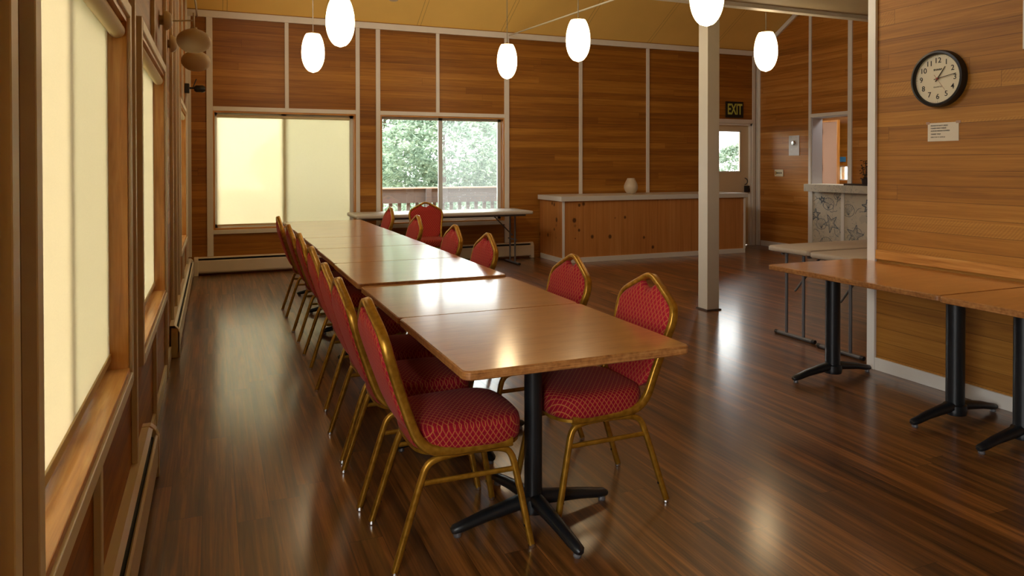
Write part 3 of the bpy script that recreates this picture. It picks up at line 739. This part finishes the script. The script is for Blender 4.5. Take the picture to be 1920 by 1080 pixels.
for (a, b, R_) in [(.38, .80, .11), (.52, .48, .10), (.42, .18, .12), (.0, .72, .11), (-.2, .12, .14), (.2, .93, .07)]:
    outline(m, [(a + R_ * math.cos(t * PI / 10), b + R_ * .85 * math.sin(t * PI / 10)) for t in range(21)], .006)
    for k in range(7):
        t = PI * (.15 + .7 * k / 6); outline(m, [(a, b - R_ * .7), (a + R_ * .92 * math.cos(t), b + R_ * .8 * math.sin(t))], .003)
for k in range(26):
    a, b = rnd.uniform(-.6, .7), rnd.uniform(.04, .94); pts = [(a, b)]; an = rnd.uniform(0, 6.28)
    for _ in range(7): an += rnd.uniform(-.7, .7); a += .022 * math.cos(an); b += .022 * math.sin(an); b = min(max(b, .02), .97); a = min(a, .71); pts.append((a, b))
    outline(m, pts, .006)
m.build('front_panel', [M['print'], M['print_ink']], c)
# hatch jamb
m = MB(); m.box(XK - .0, XK + .21, 8.755, 8.772, 1.10, 2.16); m.box(XK, XK + .21, 8.05, 8.77, 2.145, 2.162); TN[0] += 1; struct(m, 'trim_%d' % TN[0], M['blue_white'])
# kitchen furnishing seen through the hatch
k = empty('kitchen_cupboard', (10.55, 9.745, 0)); tag(k, 'tan cupboard door with wood edging seen through the kitchen hatch', 'cupboard')
m = MB(); m.box(-.02, .03, -.17, .16, 0, 2.17); m.build('body', M['tan_panel'], k)
m = MB(); m.box(-.03, .03, .16, .20, 0, 2.2); m.box(-.03, .03, -.185, -.17, 0, 2.2); m.box(-.03, .03, -.17, .16, 2.17, 2.2); m.build('edging', M['jamb_z'], k)
for zz in (1.3, 1.95):
    m = MB(); m.box(-.045, -.03, .15, .20, zz, zz + .1); m.build('hinge', M['black_iron'], k)
n_ = MB(); n_.box(0, .004, -.075, .075, -.045, .045); o = n_.build('notice', M['blue'], loc=(10.79, 9.70, 1.50)); tag(o, 'small blue notice on brown wall seen through the kitchen hatch', 'notice')
b0 = empty('soap_bottle', (9.24, 8.12, 1.101)); tag(b0, 'white pump bottle standing on the hatch counter', 'bottle')
m = MB(); m.lathe([(0, 0), (.028, 0), (.03, .005), (.03, .13), (.022, .145), (.01, .15), (.01, .165), (0, .165)], n=20); m.build('body', M['white_plastic'], b0, smooth=True)
m = MB(); m.tube([(0, 0, .165), (0, 0, .19), (-.02, 0, .192)], circ_sec(.005, 8), (0, 1, 0)); m.build('pump', M['white_plastic'], b0)
pl = empty('potted_plant', (9.045, 7.66, 1.126)); tag(pl, 'dark leafy plant on the counter, half hidden by the corner trim', 'plant')
m = MB(); m.lathe([(0, 0), (.05, 0), (.065, .08), (.06, .08), (.05, .07), (0, .07)], n=20); m.build('pot', M['dark_top'], pl, smooth=True)
m = MB()
for i in range(60):
    t = rnd.uniform(0, 6.28); hh = rnd.uniform(.06, .34); rr = rnd.uniform(.01, .08); a = rnd.uniform(0, 6.28); l_ = rnd.uniform(.03, .06)
    cx_, cy_ = rr * math.cos(t), rr * math.sin(t); dx, dy = math.cos(a), math.sin(a)
    m.add([(cx_, cy_, hh), (cx_ + dx * l_ * .5 - dy * .012, cy_ + dy * l_ * .5 + dx * .012, hh + .012), (cx_ + dx * l_, cy_ + dy * l_, hh - .005), (cx_ + dx * l_ * .5 + dy * .012, cy_ + dy * l_ * .5 - dx * .012, hh + .012)], [(0, 1, 2, 3)])
m.tube([(0, 0, .06), (.01, 0, .2), (0, .01, .33)], circ_sec(.006, 6)); m.tube([(0, 0, .06), (-.03, .02, .18), (-.04, .04, .28)], circ_sec(.005, 6)); m.build('foliage', M['dark_leaf'], pl)

# ---- clock
ck = empty('wall_clock', (XC, 3.138, 1.95)); tag(ck, 'round black rimmed wall clock hanging on the wooden wall', 'clock')
m = MB(); m.lathe([(0, 0), (.178, 0), (.178, -.03), (.172, -.045), (.160, -.048), (.153, -.040), (.152, -.022)], n=72, axis='x', cap=False); m.build('rim', M['black_plastic'], ck, smooth=True)
m = MB(); m.lathe([(0, -.024), (.154, -.024), (.154, -.018), (0, -.018)], n=64, axis='x'); m.build('face', M['clock_face'], ck)
R_, U_ = (0, -1, 0), (0, 0, 1)
for hnum in range(1, 13):
    t = hnum * PI / 6; text_mesh('numeral', str(hnum), .047, (-.0248, -.113 * math.sin(t), .113 * math.cos(t)), R_, U_, M['ink'], ck, bold=.0002)
m = MB()
for i in range(60):
    t = i * PI / 30; l0 = .138 if i % 5 == 0 else .143
    a, b = math.sin(t), math.cos(t); w_ = .0011 if i % 5 == 0 else .0006
    q = [(-a * rr - b * ww * -1, b * rr + a * ww * -1) for rr, ww in ((l0, w_), (.149, w_), (.149, -w_), (l0, -w_))]
    m.add([(-.0252, y_, z_) for y_, z_ in q], [(0, 1, 2, 3)])
m.build('minute_marks', M['faint_ink'], ck)
text_mesh('maker_name', 'SHARP', .0155, (-.0248, 0, .056), R_, U_, M['ink'], ck, bold=.0004, xs=1.25)
text_mesh('quartz_mark', 'QUARTZ', .012, (-.0248, 0, -.052), R_, U_, M['faint_ink'], ck, xs=1.2)
def hand(name, ang, l1, l0, w_, xo, mat):
    a, b = math.sin(ang), math.cos(ang); m = MB()
    q = [(-a * rr + b * ww, b * rr + a * ww) for rr, ww in ((-l0, w_), (l1, w_ * .7), (l1, -w_ * .7), (-l0, -w_))]
    m.add([(xo, *t) for t in q] + [(xo + .0012, *t) for t in q], [(0, 1, 2, 3), (7, 6, 5, 4), (0, 4, 5, 1), (1, 5, 6, 2), (2, 6, 7, 3), (3, 7, 4, 0)]); m.build(name, M[mat], ck)
hand('hour_hand', math.radians(36), .088, .022, .0032, -.029, 'ink')
hand('minute_hand', math.radians(80), .125, .022, .0024, -.032, 'ink')
hand('second_hand', math.radians(144), .092, .03, .0007, -.035, 'red_ink')
m = MB(); m.lathe([(0, -.037), (.006, -.036), (.006, -.025)], axis='x', n=16); m.build('hub', M['red_ink'], ck)
# ---- paper notice
s_ = empty('paper_sign', (XC - .001, 3.118, 1.617)); tag(s_, 'small white typed notice taped up below the clock', 'sign')
m = MB(); m.box(-.0015, 0, -.103, .103, -.058, .058); m.build('sheet', M['paper'], s_)
for kk, (tx, zz) in enumerate([('PLEASE DO NOT DRAG', .040), ('CHAIRS AND TABLES', .024), ('ACROSS WOOD FLOORS!', .007), ('THANK YOU!', -.013), ('DIRECTOR OF SERVICES', -.032)]):
    text_mesh('text_line', tx, .0115 if kk < 4 else .0095, (-.002, .082, zz), R_, U_, M['faint_ink' if kk == 4 else 'ink'], s_, 'LEFT', xs=.95)
for a_, b_ in ((.09, .115), (-.115, -.085)):
    m = MB(); m.box(-.0018, -.0003, a_, b_, .05, .066); m.build('tape', M['tan_panel'], s_)

# ---- tie rods
def rod(p, q, label):
    m = MB(); m.tube([p, q], circ_sec(.011, 10)); o = m.build('tie_rod', M['rod'], smooth=True); tag(o, label, 'rod', 'white tie rods under the ceiling')
rod((4.40, 9.97, 3.345), (4.40, 5.905, 3.20), 'thin white rod running from the far wall head towards the post beam')
rod((.125, 9.97, 3.30), (.11, 5.905, 3.30), 'thin white rod high up beside the left wall')

# ================================================================== TABLES
TW = .883
def rounded_rect(hx, hy, rr, n=6):
    pts = []
    for cx_, cy_, a0 in ((hx - rr, hy - rr, 0), (-hx + rr, hy - rr, PI / 2), (-hx + rr, -hy + rr, PI), (hx - rr, -hy + rr, 1.5 * PI)):
        for i in range(n + 1): t = a0 + PI / 2 * i / n; pts.append((cx_ + rr * math.cos(t), cy_ + rr * math.sin(t)))
    return pts
def slab(m, pts, z0, z1, mi_side=1, bev=.004):
    n = len(pts)
    def ins(d_): return [(x * (1 - d_ / max(abs(x), .1)) if abs(x) > 0 else x, y * (1 - d_ / max(abs(y), .1))) for x, y in pts]
    rings = [(ins(bev), z0), (pts, z0 + bev), (pts, z1 - bev), (ins(bev), z1)]
    vs = [(x, y, z) for P, z in rings for x, y in P]; fs = []; mi = []
    m.add(vs, [tuple(range(n - 1, -1, -1))], mi_side)
    o = len(m.v) - len(vs)
    for k in range(3):
        for i in range(n): m.f.append([o + k * n + i, o + k * n + (i + 1) % n, o + (k + 1) * n + (i + 1) % n, o + (k + 1) * n + i]); m.m.append(mi_side)
    m.f.append([o + 3 * n + i for i in range(n)]); m.m.append(0)
def cross_arm(m, ang, L, w0=.056, w1=.030):
    c_, s__ = math.cos(ang), math.sin(ang)
    rs = [0, .05, .12, .22, L - .05, L - .012, L]; zs = [.078, .076, .066, .052, .036, .030, .026]
    path = [(c_ * q, s__ * q, z) for q, z in zip(rs, zs)]
    sc = [(1.25, 1.2), (1.15, 1.1), (1., 1.), (.9, .85), (.85, .75), (.75, .65), (.4, .4)]
    m.tube(path, [(a * 1., b * 1.) for a, b in rect_sec(w0, .046, .014)], (-s__, c_, 0), scales=sc)
def make_table(L, height, label, group, rot=.08, two=False, colr=.036, W_=TW):
    t = empty('table', (0, 0, 0)); tag(t, label, 'table', group)
    m = MB(); slab(m, rounded_rect(W_ / 2 - .001, L / 2 - .001, .03), height - .032, height)
    m.build('tabletop', [M['table'], M['table_edge']], t)
    spots = [(0, 0)] if not two else [(0, L / 2 - .17), (0, -L / 2 + .20)]
    for (bx, by) in spots:
        m = MB(); m.lathe([(colr, .06), (colr, height - .04)], (bx, by, 0), n=28, cap=True); m.lathe([(colr + .012, .055), (colr + .01, .085), (colr, .09)], (bx, by, 0), n=28); m.build('column', M['black_iron'], t, smooth=True)
        m = MB()
        for (x0_, x1_, y0_, y1_) in ((-.28, .28, -.02, .02), (-.02, .02, -.28, .28)) if not two else ((-.3, .3, -.025, .025),): m.box(bx + x0_, bx + x1_, by + y0_, by + y1_, height - .05, height - .0322)
        m.build('top_bracket', M['black_iron'], t)
        m = MB()
        for k in range(4 if not two else 2):
            ang = rot + k * (PI / 2 if not two else PI)
            cross_arm(m, ang, .355 if not two else .34)
        m.v = [(x + bx, y + by, z) for x, y, z in m.v] if (bx or by) else m.v
        m.lathe([(.0, .03), (.055, .032), (.06, .06), (.05, .085), (0, .09)], (bx, by, 0), n=20)
        ft = m.build('foot_cross' if not two else 'foot_bar', M['black_iron'], t, smooth=True, angle=math.radians(50))
        for k in range(4 if not two else 2):
            ang = rot + k * (PI / 2 if not two else PI); q = (.33 if not two else .315)
            g = MB(); g.lathe([(0, 0), (.014, 0), (.016, .006), (.012, .02), (0, .02)], (bx + q * math.cos(ang), by + q * math.sin(ang), 0), n=12); g.build('glide', M['steel_grey'], ft)
    return t
row = 'square tables pushed end to end in one long row'
TX = (1.042 + 1.925) / 2
specs = [(2.62, .882, .750, 0, 'nearest oak topped table of the long row, its front corner towards the camera'),
         (3.503, .882, .7495, 0, 'second table of the long row, with a window pane mirrored in its top'),
         (4.388, .882, .762, -.012, 'third table of the long row, its near edge standing slightly higher'),
         (5.272, .882, .762, -.006, 'fourth table of the long row, washed white by window glare'),
         (6.157, .882, .761, .0, 'fifth table of the long row counted from the camera'),
         (7.042, .882, .760, .0, 'sixth table of the long row, next to last'),
         (8.05, 1.12, .760, .0, 'farthest table of the long row, nearest to the far windows')]
base_t = None
for i, (y, L, hgt, dx, lab) in enumerate(specs):
    if i in (0, 2, 6):
        t = make_table(L, hgt, lab, row); keep = t
        if i == 0: base_t = t
        if i == 2: base3 = t
    else:
        t = copy_tree(base_t if i == 1 else base3); t['label'] = lab
    t.location = (TX + dx, y, 0 if i != 1 else -.0); 
# right-hand pair
rt = make_table(1.225, .75, 'oak topped table against the clock wall, the far one of two', 'long tables against the clock wall', rot=.0, two=True, colr=.047, W_=.81)
rt.location = (4.098, 3.14, 0)
rt2 = copy_tree(rt); rt2['label'] = 'oak topped table against the clock wall, cut off by the right edge'; rt2.location = (4.078, 1.907, 0)

# folding tables
def fold_table(LX, WY, label, matn, height=.74, group=None, thick=.045, legx=.12):
    """long along x, origin centre"""
    t = empty('folding_table', (0, 0, 0)); tag(t, label, 'folding table', group)
    m = MB(); slab(m, rounded_rect(LX / 2, WY / 2, .035), height - thick, height, 0, .008); m.build('tabletop', M[matn], t, smooth=True, angle=math.radians(50))
    hw = WY / 2 - .06
    for sgn in (-1, 1):
        xx = sgn * (LX / 2 - legx)
        lg = MB()
        for yy in (-hw * .30, hw * .30) if WY > .6 else (-hw * .55, hw * .55):
            lg.tube([(xx, yy, .03), (xx, yy, height - thick)], circ_sec(.0125, 12), (1, 0, 0))
        lg.tube([(xx, -hw * .5, height * .45), (xx, hw * .5, height * .45)], circ_sec(.009, 8), (1, 0, 0)) if WY > .6 else None
        L_ = lg.build('leg', M['steel_grey'], t, smooth=True)
        fb = MB(); e_ = .25 if WY > .6 else .20
        fb.tube([(xx, -e_, .016), (xx, e_, .016)], circ_sec(.0155, 12), (1, 0, 0)); fb.build('foot_bar', M['steel_grey'], L_, smooth=True)
        for yy in (-e_, e_):
            cp = MB(); cp.lathe([(0, -.014), (.0158, -.014), (.0165, .014), (0, .014)], (xx, yy, .0165), 'y', 14); cp.build('rubber_cap', M['black_plastic'], L_)
        br = MB(); x2 = xx - sgn * .32; br.tube([(xx, 0, height * .52), (x2, 0, height - thick - .005)], circ_sec(.009, 8), (0, 1, 0)); br.build('brace', M['steel_grey'], t, smooth=True)
    m = MB()
    for yy in (-hw * .85, hw * .85): m.box(-LX / 2 + .08, LX / 2 - .08, yy - .01, yy + .01, height - thick - .028, height - thick + .002)
    m.build('rail', M['steel_grey'], t)
    return t
ft = fold_table(2.46, .74, 'white plastic folding table standing below the far right window', 'fold_top', height=.765, legx=.17)
ft.location = (3.205, 9.52, 0)
f2_ = fold_table(1.83, .455, 'taupe narrow folding table, the farther of two behind the corner', 'fold_brown', group='narrow folding tables by the wall corner', legx=.085)
f2_.location = (4.575 + .915, 4.50, 0)
f3_ = copy_tree(f2_); f3_['label'] = 'taupe narrow folding table, the nearer of two behind the corner'; f3_.location = (4.53 + .915, 4.0, 0)

# ================================================================== CHAIRS
def make_chair():
    c = empty('banquet_chair', (0, 0, 0)); tag(c, 'x', 'chair', 'gold framed red banquet chairs')
    G = M['gold']
    # legs
    for sg in (-1, 1):
        for nm, pts in (('rear', [(-.25, .195, .012), (-.150, .185, .318), (-.128, .183, .365), (-.08, .182, .382), (.045, .182, .388)]),
                        ('front', [(.262, .205, .012), (.205, .190, .300), (.188, .184, .362), (.145, .182, .384), (.045, .182, .388)])):
            m = MB(); m.tube([Vector(p_) * 1 for p_ in smooth_path([(x, y * sg, z) for x, y, z in pts], 3)], rect_sec(.023, .023, .005), (0, 1, 0))
            lg = m.build('leg', G, c, smooth=True, angle=math.radians(46))
            g = MB(); x_, y_ = pts[0][0], pts[0][1] * sg; g.lathe([(0, 0), (.0125, 0), (.0135, .004), (.0125, .016), (0, .016)], (x_, y_, 0), n=12); g.build('glide', M['chrome'], lg)
            s2 = MB(); s2.lathe([(0, -.004), (.005, -.003), (.005, .004), (0, .004)], ((-.226 + .011) if nm == 'rear' else (.2475 - .011), y_ * .985, .085), 'x', 8); s2.build('bumper', M['black_plastic'], lg)
        m = MB(); m.tube([(-.142, .187 * sg, .300), (.203, .192 * sg, .300)], rect_sec(.012, .018, .003), (0, 1, 0)); m.build('stretcher', G, c, smooth=True, angle=math.radians(46))
    m = MB(); m.tube([(.03, -.182, .378), (.03, .182, .378)], rect_sec(.02, .014, .003), (1, 0, 0)); m.build('cross_rail', G, c)
    # back frame
    half = [(.19, .190, .402), (.02, .190, .402), (-.07, .189, .404), (-.125, .187, .416), (-.165, .184, .455), (-.19, .182, .520), (-.225, .190, .620), (-.255, .205, .710), (-.272, .214, .765), (-.284, .200, .818), (-.288, .165, .843), (-.294, .115, .870), (-.300, .070, .893), (-.303, .035, .911), (-.304, .012, .918)]
    path = half + [(x, -y, z) for x, y, z in reversed(half)]
    m = MB(); m.tube(smooth_path(path, 2), rect_sec(.025, .036, .006), (0, 1, 0)); m.build('back_frame', G, c, smooth=True, angle=math.radians(46))
    # back pad
    def xb(z):
        zs = [.42, .455, .52, .62, .71, .775, .82, .862, .91]; xs_ = [-.140, -.165, -.19, -.225, -.255, -.275, -.284, -.294, -.305]
        for i in range(8):
            if z <= zs[i + 1]: return xs_[i] + (xs_[i + 1] - xs_[i]) * (z - zs[i]) / (zs[i + 1] - zs[i])
        return xs_[-1]
    def hw(z):
        zs = [.40, .52, .62, .71, .775, .92]; w_ = [.172, .174, .182, .196, .203, .203]
        for i in range(5):
            if z <= zs[i + 1]: return w_[i] + (w_[i + 1] - w_[i]) * (z - zs[i]) / (zs[i + 1] - zs[i])
        return .203
    def ztop(t):
        y = abs(t) * .203
        z = .800 + (.203 - y) / (.203 - .165) * .033 if y > .165 else .833 + (.165 - y) * .53
        if y < .048: z = min(z, .864 + .020 * (y / .048) ** 2)
        return z
    def zbot(t): return .455 + .10 * (1 - math.sqrt(max(0, 1 - abs(t) ** 2.6)))
    m = MB(); NT, NS = 44, 16; vs = []
    for side in (1, -1):
        for i in range(NT + 1):
            t = -1 + 2 * i / NT
            for j in range(NS + 1):
                s__ = j / NS; z = zbot(t) + (ztop(t) - zbot(t)) * s__; y = t * hw(z)
                ed = min(1, min((1 - abs(t)) * 9, s__ * 12, (1 - s__) * 12)); th = .012 + .014 * math.sqrt(max(ed, 0)) + .006 * (1 - t * t) * (1 - (2 * s__ - 1) ** 2)
                vs.append((xb(z) + side * th, y, z))
    fs = []; n1 = NS + 1; o2 = (NT + 1) * n1
    for i in range(NT):
        for j in range(NS):
            a = i * n1 + j; fs.append((a, a + n1, a + n1 + 1, a + 1)); fs.append((o2 + a + 1, o2 + a + n1 + 1, o2 + a + n1, o2 + a))
    ring = [i * n1 for i in range(NT + 1)] + [NT * n1 + j for j in range(1, NS + 1)] + [i * n1 + NS for i in range(NT - 1, -1, -1)] + [j for j in range(NS - 1, 0, -1)]
    for a, b in zip(ring, ring[1:] + ring[:1]): fs.append((a, b, b + o2, a + o2))
    m.add(vs, fs); m.build('backrest', M['fab_back'], c, smooth=True, angle=math.radians(60))
    # seat
    def outline_(sc):
        pts = []
        corners = [(-.175, .170), (-.165, -.170)]
        N = 56
        for i in range(N):
            t = 2 * PI * i / N; ct, st = math.cos(t), math.sin(t); e_ = 2 / 4.2
            x = .205 * math.copysign(abs(ct) ** e_, ct) + .035; yw = .198 + .018 * (x + .17) / .4
            y = yw * math.copysign(abs(st) ** e_, st)
            if x > .1: x += .020 * (1 - (y / .22) ** 2)
            pts.append((.03 + (x - .03) * sc, y * sc))
        return pts
    def rings(levels, name, mat, **k):
        m = MB(); n = 56; vs = []
        for sc, z in levels: vs += [(x, y, z) for x, y in outline_(sc)]
        fs = [tuple(range(n - 1, -1, -1))]
        for q in range(len(levels) - 1): fs += [(q * n + i, q * n + (i + 1) % n, (q + 1) * n + (i + 1) % n, (q + 1) * n + i) for i in range(n)]
        fs.append(tuple((len(levels) - 1) * n + i for i in range(n)))
        m.add(vs, fs); return m.build(name, mat, c, smooth=True, **k)
    rings([(.955, .403), (.99, .412), (1.0, .425), (1.0, .462), (.985, .478), (.94, .490), (.82, .498), (.6, .503), (.35, .506), (.1, .507)], 'seat', M['fab_seat'], angle=math.radians(60))
    rings([(.95, .390), (.975, .392), (.98, .404), (.95, .406)], 'seat_pan', G, angle=math.radians(30))
    return c
ch0 = make_chair()
left = [(1.122, 2.62, 0.00, 'red banquet chair with gold frame, nearest in the left hand row'),
        (1.100, 3.14, 0.0, 'second nearest red chair of the left hand row, tight behind the first'),
        (1.112, 3.64, 0.0, 'third red chair from the near end of the left hand row'),
        (1.142, 4.40, 0.0, 'middle red chair of the seven in the left hand row'),
        (1.168, 5.30, 0.0, 'third red chair from the far end of the left hand row'),
        (1.170, 6.10, 0.0, 'second farthest red chair of the left hand row'),
        (1.168, 7.10, 0.0, 'farthest red chair of the left hand row, nearest the far wall heater')]
right = [(1.802, 2.72, PI, 'red chair under the near right corner of the nearest table'),
         (1.80, 3.46, PI, 'red chair on the right of the row, second from the near end'),
         (1.80, 4.77, PI, 'red chair on the right of the row, third from the near end'),
         (1.805, 5.54, PI, 'red chair on the right of the row, third from the far end'),
         (1.81, 6.72, PI, 'red chair on the right side just in front of the far facing chair'),
         (1.87, 8.12, PI, 'farthest red chair on the right of the row, seen nearly edge on')]
allc = [(x, y, a, l_) for x, y, a, l_ in left + right] + [(2.80, 8.72, -PI / 2 - .12, 'dark backlit red chair facing the camera before the folding table')]
for i, (x, y, a, lab) in enumerate(allc):
    q = ch0 if i == 0 else copy_tree(ch0)
    q.location = (x, y, 0); q.rotation_euler = (0, 0, a); q['label'] = lab

# ================================================================== LAMPS
def make_pendant():
    p = empty('pendant_lamp', (0, 0, 0)); tag(p, 'x', 'pendant lamp', 'lit white cigar shaped glass pendants')
    prof = []; H = .43; Rm = .125
    for i in range(25):
        s__ = i / 24; z = -H / 2 + H * s__
        # egg: pointed-round bottom, flat-cut top
        tt = (z + .035) / (H / 2 + .07); 
        rr = Rm * math.sqrt(max(0, 1 - abs((z - .005) / (.22 if z < .005 else .262)) ** 2.05))
        prof.append((max(rr, 0), z))
    prof[0] = (0, -H / 2)
    m = MB(); m.lathe(prof, n=40); m.build('shade', M['lamp'], p, smooth=True)
    m = MB(); m.lathe([(prof[-1][0] * .92, H / 2 + .0005), (prof[-1][0] * .90, H / 2 + .008), (.014, H / 2 + .016), (.010, H / 2 + .03), (0, H / 2 + .03)], n=28); m.build('cap', M['brass'], p, smooth=True)
    return p
pn0 = make_pendant()
pens = [(1.337, 8.27, 2.655, 'lit pendant lamp hanging farthest to the left near the far wall'),
        (1.346, 6.466, 2.668, 'large lit pendant lamp above the left part of the table row'),
        (3.70, 8.333, 2.695, 'smallest lit pendant lamp, hanging before the far wall middle'),
        (3.78, 6.59, 2.685, 'lit pendant lamp just left of the post, cord in front of the ceiling'),
        (3.70, 4.395, 2.655, 'largest lit pendant lamp, cut off by the frame above the post'),
        (5.937, 6.26, 2.65, 'rightmost lit pendant lamp, hanging beyond the white post')]
for i, (x, y, z, lab) in enumerate(pens):
    q = pn0 if i == 0 else copy_tree(pn0); q.location = (x, y, z); q['label'] = lab
    L_ = roof_z(y) - z
    m = MB(); m.tube([(0, 0, .24), (0, 0, L_)], circ_sec(.0045, 8)); m.build('cord', M['rod'], q)
    m = MB(); m.lathe([(0, L_ - .03), (.05, L_ - .03), (.055, L_ - .0), (0, L_)], n=20); m.build('ceiling_rose', M['brass'], q)
# glass globe cut off by the top of the picture
g0 = empty('glass_lamp', (2.02, 7.3, 3.18)); tag(g0, 'pale ribbed glass lamp peeping in at the top edge', 'lamp')
m = MB(); m.lathe([(.0, -.09), (.04, -.082), (.075, -.05), (.085, 0), (.07, .05), (.04, .08), (.03, .1)], n=14, cap=False); m.build('shade', M['ceramic'], g0)
m = MB(); m.tube([(0, 0, .08), (0, 0, roof_z(7.3) - 3.18)], circ_sec(.005, 8)); m.build('cord', M['rod'], g0)
# wall sconces
def make_sconce():
    s_ = empty('wall_sconce', (0, 0, 0)); tag(s_, 'x', 'wall lamp', 'unlit white wall lamps with oval shades')
    m = MB(); m.lathe([(0, .045), (.025, .043), (.045, .034), (.060, .012), (.062, -.004), (.03, -.005), (.03, -.03), (0, -.03)], (0, 0, 0), 'x', 28); m.build('wall_plate', M['ceramic'], s_, smooth=True)
    m = MB(); m.tube([(.04, 0, 0), (.167, 0, .012)], circ_sec(.005, 8), (0, 1, 0)); m.tube([(.164, 0, .06), (.164, 0, -.04)], circ_sec(.006, 8), (0, 1, 0)); m.build('arm', M['rod'], s_, smooth=True)
    pr = [(.0, -.076)] + [(.102 * math.sqrt(1 - (z / .076) ** 2), z) for z in [-.072, -.064, -.052, -.038, -.02, 0, .02, .038, .052, .064, .071]] + [(.02, .077), (.02, .085), (0, .085)]
    m = MB(); m.lathe(pr, (.164, 0, -.118), n=36); m.build('shade', M['sconce'], s_, smooth=True)
    return s_
s0 = make_sconce(); s0.location = (.03, 4.97, 2.315); s0['label'] = 'upper nearer of two unlit oval wall lamps on the left wall'
s1 = copy_tree(s0); s1.location = (.024, 5.82, 2.30); s1['label'] = 'lower farther of two unlit oval wall lamps on the left wall'
# black spot lamp
sp = empty('spot_lamp', (0, 9.2, 2.31)); tag(sp, 'small black spot lamp on the left wall near the corner', 'spot lamp')
m = MB(); m.box(0, .05, -.05, .05, -.06, .05); m.build('bracket', M['black_plastic'], sp, bevel=.006)
m = MB(); m.tube([(.04, 0, 0), (.11, 0, .0)], circ_sec(.012, 8), (0, 1, 0)); m.tube([(.085, 0, 0), (.125, 0, .11)], circ_sec(.006, 8), (0, 1, 0)); m.build('arm', M['black_plastic'], sp)
m = MB(); m.lathe([(0, 0), (.025, .0), (.04, .02), (.043, .09), (.03, .12), (0, .12)], (.1, 0, -.005), 'x', 20); m.build('head', M['black_plastic'], sp, smooth=True)

# ================================================================== OUTSIDE
gd = MB(); gd.box(-40, 60, -20, 90, -3.2, -3.0); o = struct(gd, 'ground', M['ground'])
dk = MB(); dk.box(-1.5, 12, YB + .15, 12.45, -.16, -.04); struct(dk, 'deck_floor', M['deck'])
rl = empty('deck_railing', (5, 12.32, -.04)); tag(rl, 'weathered wooden deck railing with wide top board outside the far windows', 'railing')
m = MB(); m.box(-6.5, 7, -.02, .02, .78, 1.03); m.build('top_board', M['rail_wood'], rl)
m = MB(); m.box(-6.5, 7, -.06, .06, 1.03, 1.055); m.build('cap', M['deck'], rl)
m = MB(); m.box(-6.5, 7, -.02, .02, .10, .16); m.build('bottom_rail', M['rail_wood'], rl)
bal = MB(); bal.box(-.03, .03, .02, .055, .06, .9); bme = bal.mesh('baluster', M['rail_wood'])
for i in range(50):
    q = bpy.data.objects.new('baluster', bme); COL.objects.link(q); q.parent = rl; q.location = (-4.7 + i * .158, 0, 0)
for xx in (-4.9, -1.2, 2.6, 6.2):
    m = MB(); m.box(xx - .045, xx + .045, -.11, -.02, 0, 1.03); m.build('post', M['rail_wood'], rl)
def foliage_mesh(seed, H, R_, n, shape):
    g = random.Random(seed); m = MB()
    for i in range(n):
        s__ = g.random() ** .8; z = H * s__
        prof = (1 - s__) ** .75 * .9 + .1 if shape == 'cone' else math.sqrt(max(0, 1 - (2 * s__ - 1) ** 2)) * .9 + .1
        lob = 1 + .22 * math.sin(7 * s__ * PI + seed) 
        t = g.uniform(0, 2 * PI); lob *= 1 + .18 * math.sin(5 * t + 9 * s__)
        rr = R_ * prof * lob * (1 - .45 * g.random() ** 2)
        c_ = Vector((rr * math.cos(t), rr * math.sin(t), z)); out = Vector((math.cos(t), math.sin(t), g.uniform(-.1, .5))).normalized()
        for k in range(5):
            d_ = (out + Vector((g.uniform(-.8, .8), g.uniform(-.8, .8), g.uniform(-.6, .6)))).normalized(); l_ = g.uniform(.10, .26)
            w_ = d_.cross(Vector((g.uniform(-1, 1), g.uniform(-1, 1), 1))).normalized() * l_ * .17
            a = c_ + d_ * .02; b = c_ + d_ * l_ * .55; e = c_ + d_ * l_ + Vector((0, 0, -.02))
            m.add([a, b + w_, e, b - w_], [(0, 1, 2, 3)])
    return m.mesh('foliage', M['leaf'])
FM = [foliage_mesh(1, 6.6, 2.1, 7000, 'cone'), foliage_mesh(2, 6.2, 2.4, 7500, 'round'), foliage_mesh(3, 6.0, 1.9, 6500, 'cone')]
def tree(x, y, zb, k, sc, label):
    t = empty('conifer_tree', (x, y, zb), x * 2.1); tag(t, label, 'tree', 'pale conifers beyond the deck')
    q = bpy.data.objects.new('foliage', FM[k]); COL.objects.link(q); q.parent = t; q.scale = (sc, sc, sc); q.location = (0, 0, 0)
    m = MB(); m.tube([(0, 0, -1.5), (0, 0, 2), (.05, 0, 5.6 * sc)], circ_sec(.14, 8), scales=[(1, 1), (.8, .8), (.15, .15)]); m.build('trunk', M['bark'], t)
for a in [(3.0, 21.5, -2.4, 0, 1.0, 'slim pale conifer seen through the right half of the blind'),
          (5.2, 15.9, -2.6, 1, .84, 'broad pale green conifer filling the left pane of the clear window'),
          (9.6, 19.8, -2.6, 1, 1.0, 'hazy grey green conifer behind the right pane of the clear window'),
          (6.4, 27.5, -2.4, 0, 1.4, 'tall conifer farther back, to the left behind the window trees'),
          (14.2, 28.0, -2.4, 2, 1.45, 'tall conifer farther back, to the right behind the window trees'),
          (17.0, 19.5, -2.9, 1, .80, 'round green tree low in the door window'),
          (18.4, 12.4, -2.6, 1, .75, 'tree beyond the small kitchen window')]:
    tree(*a)
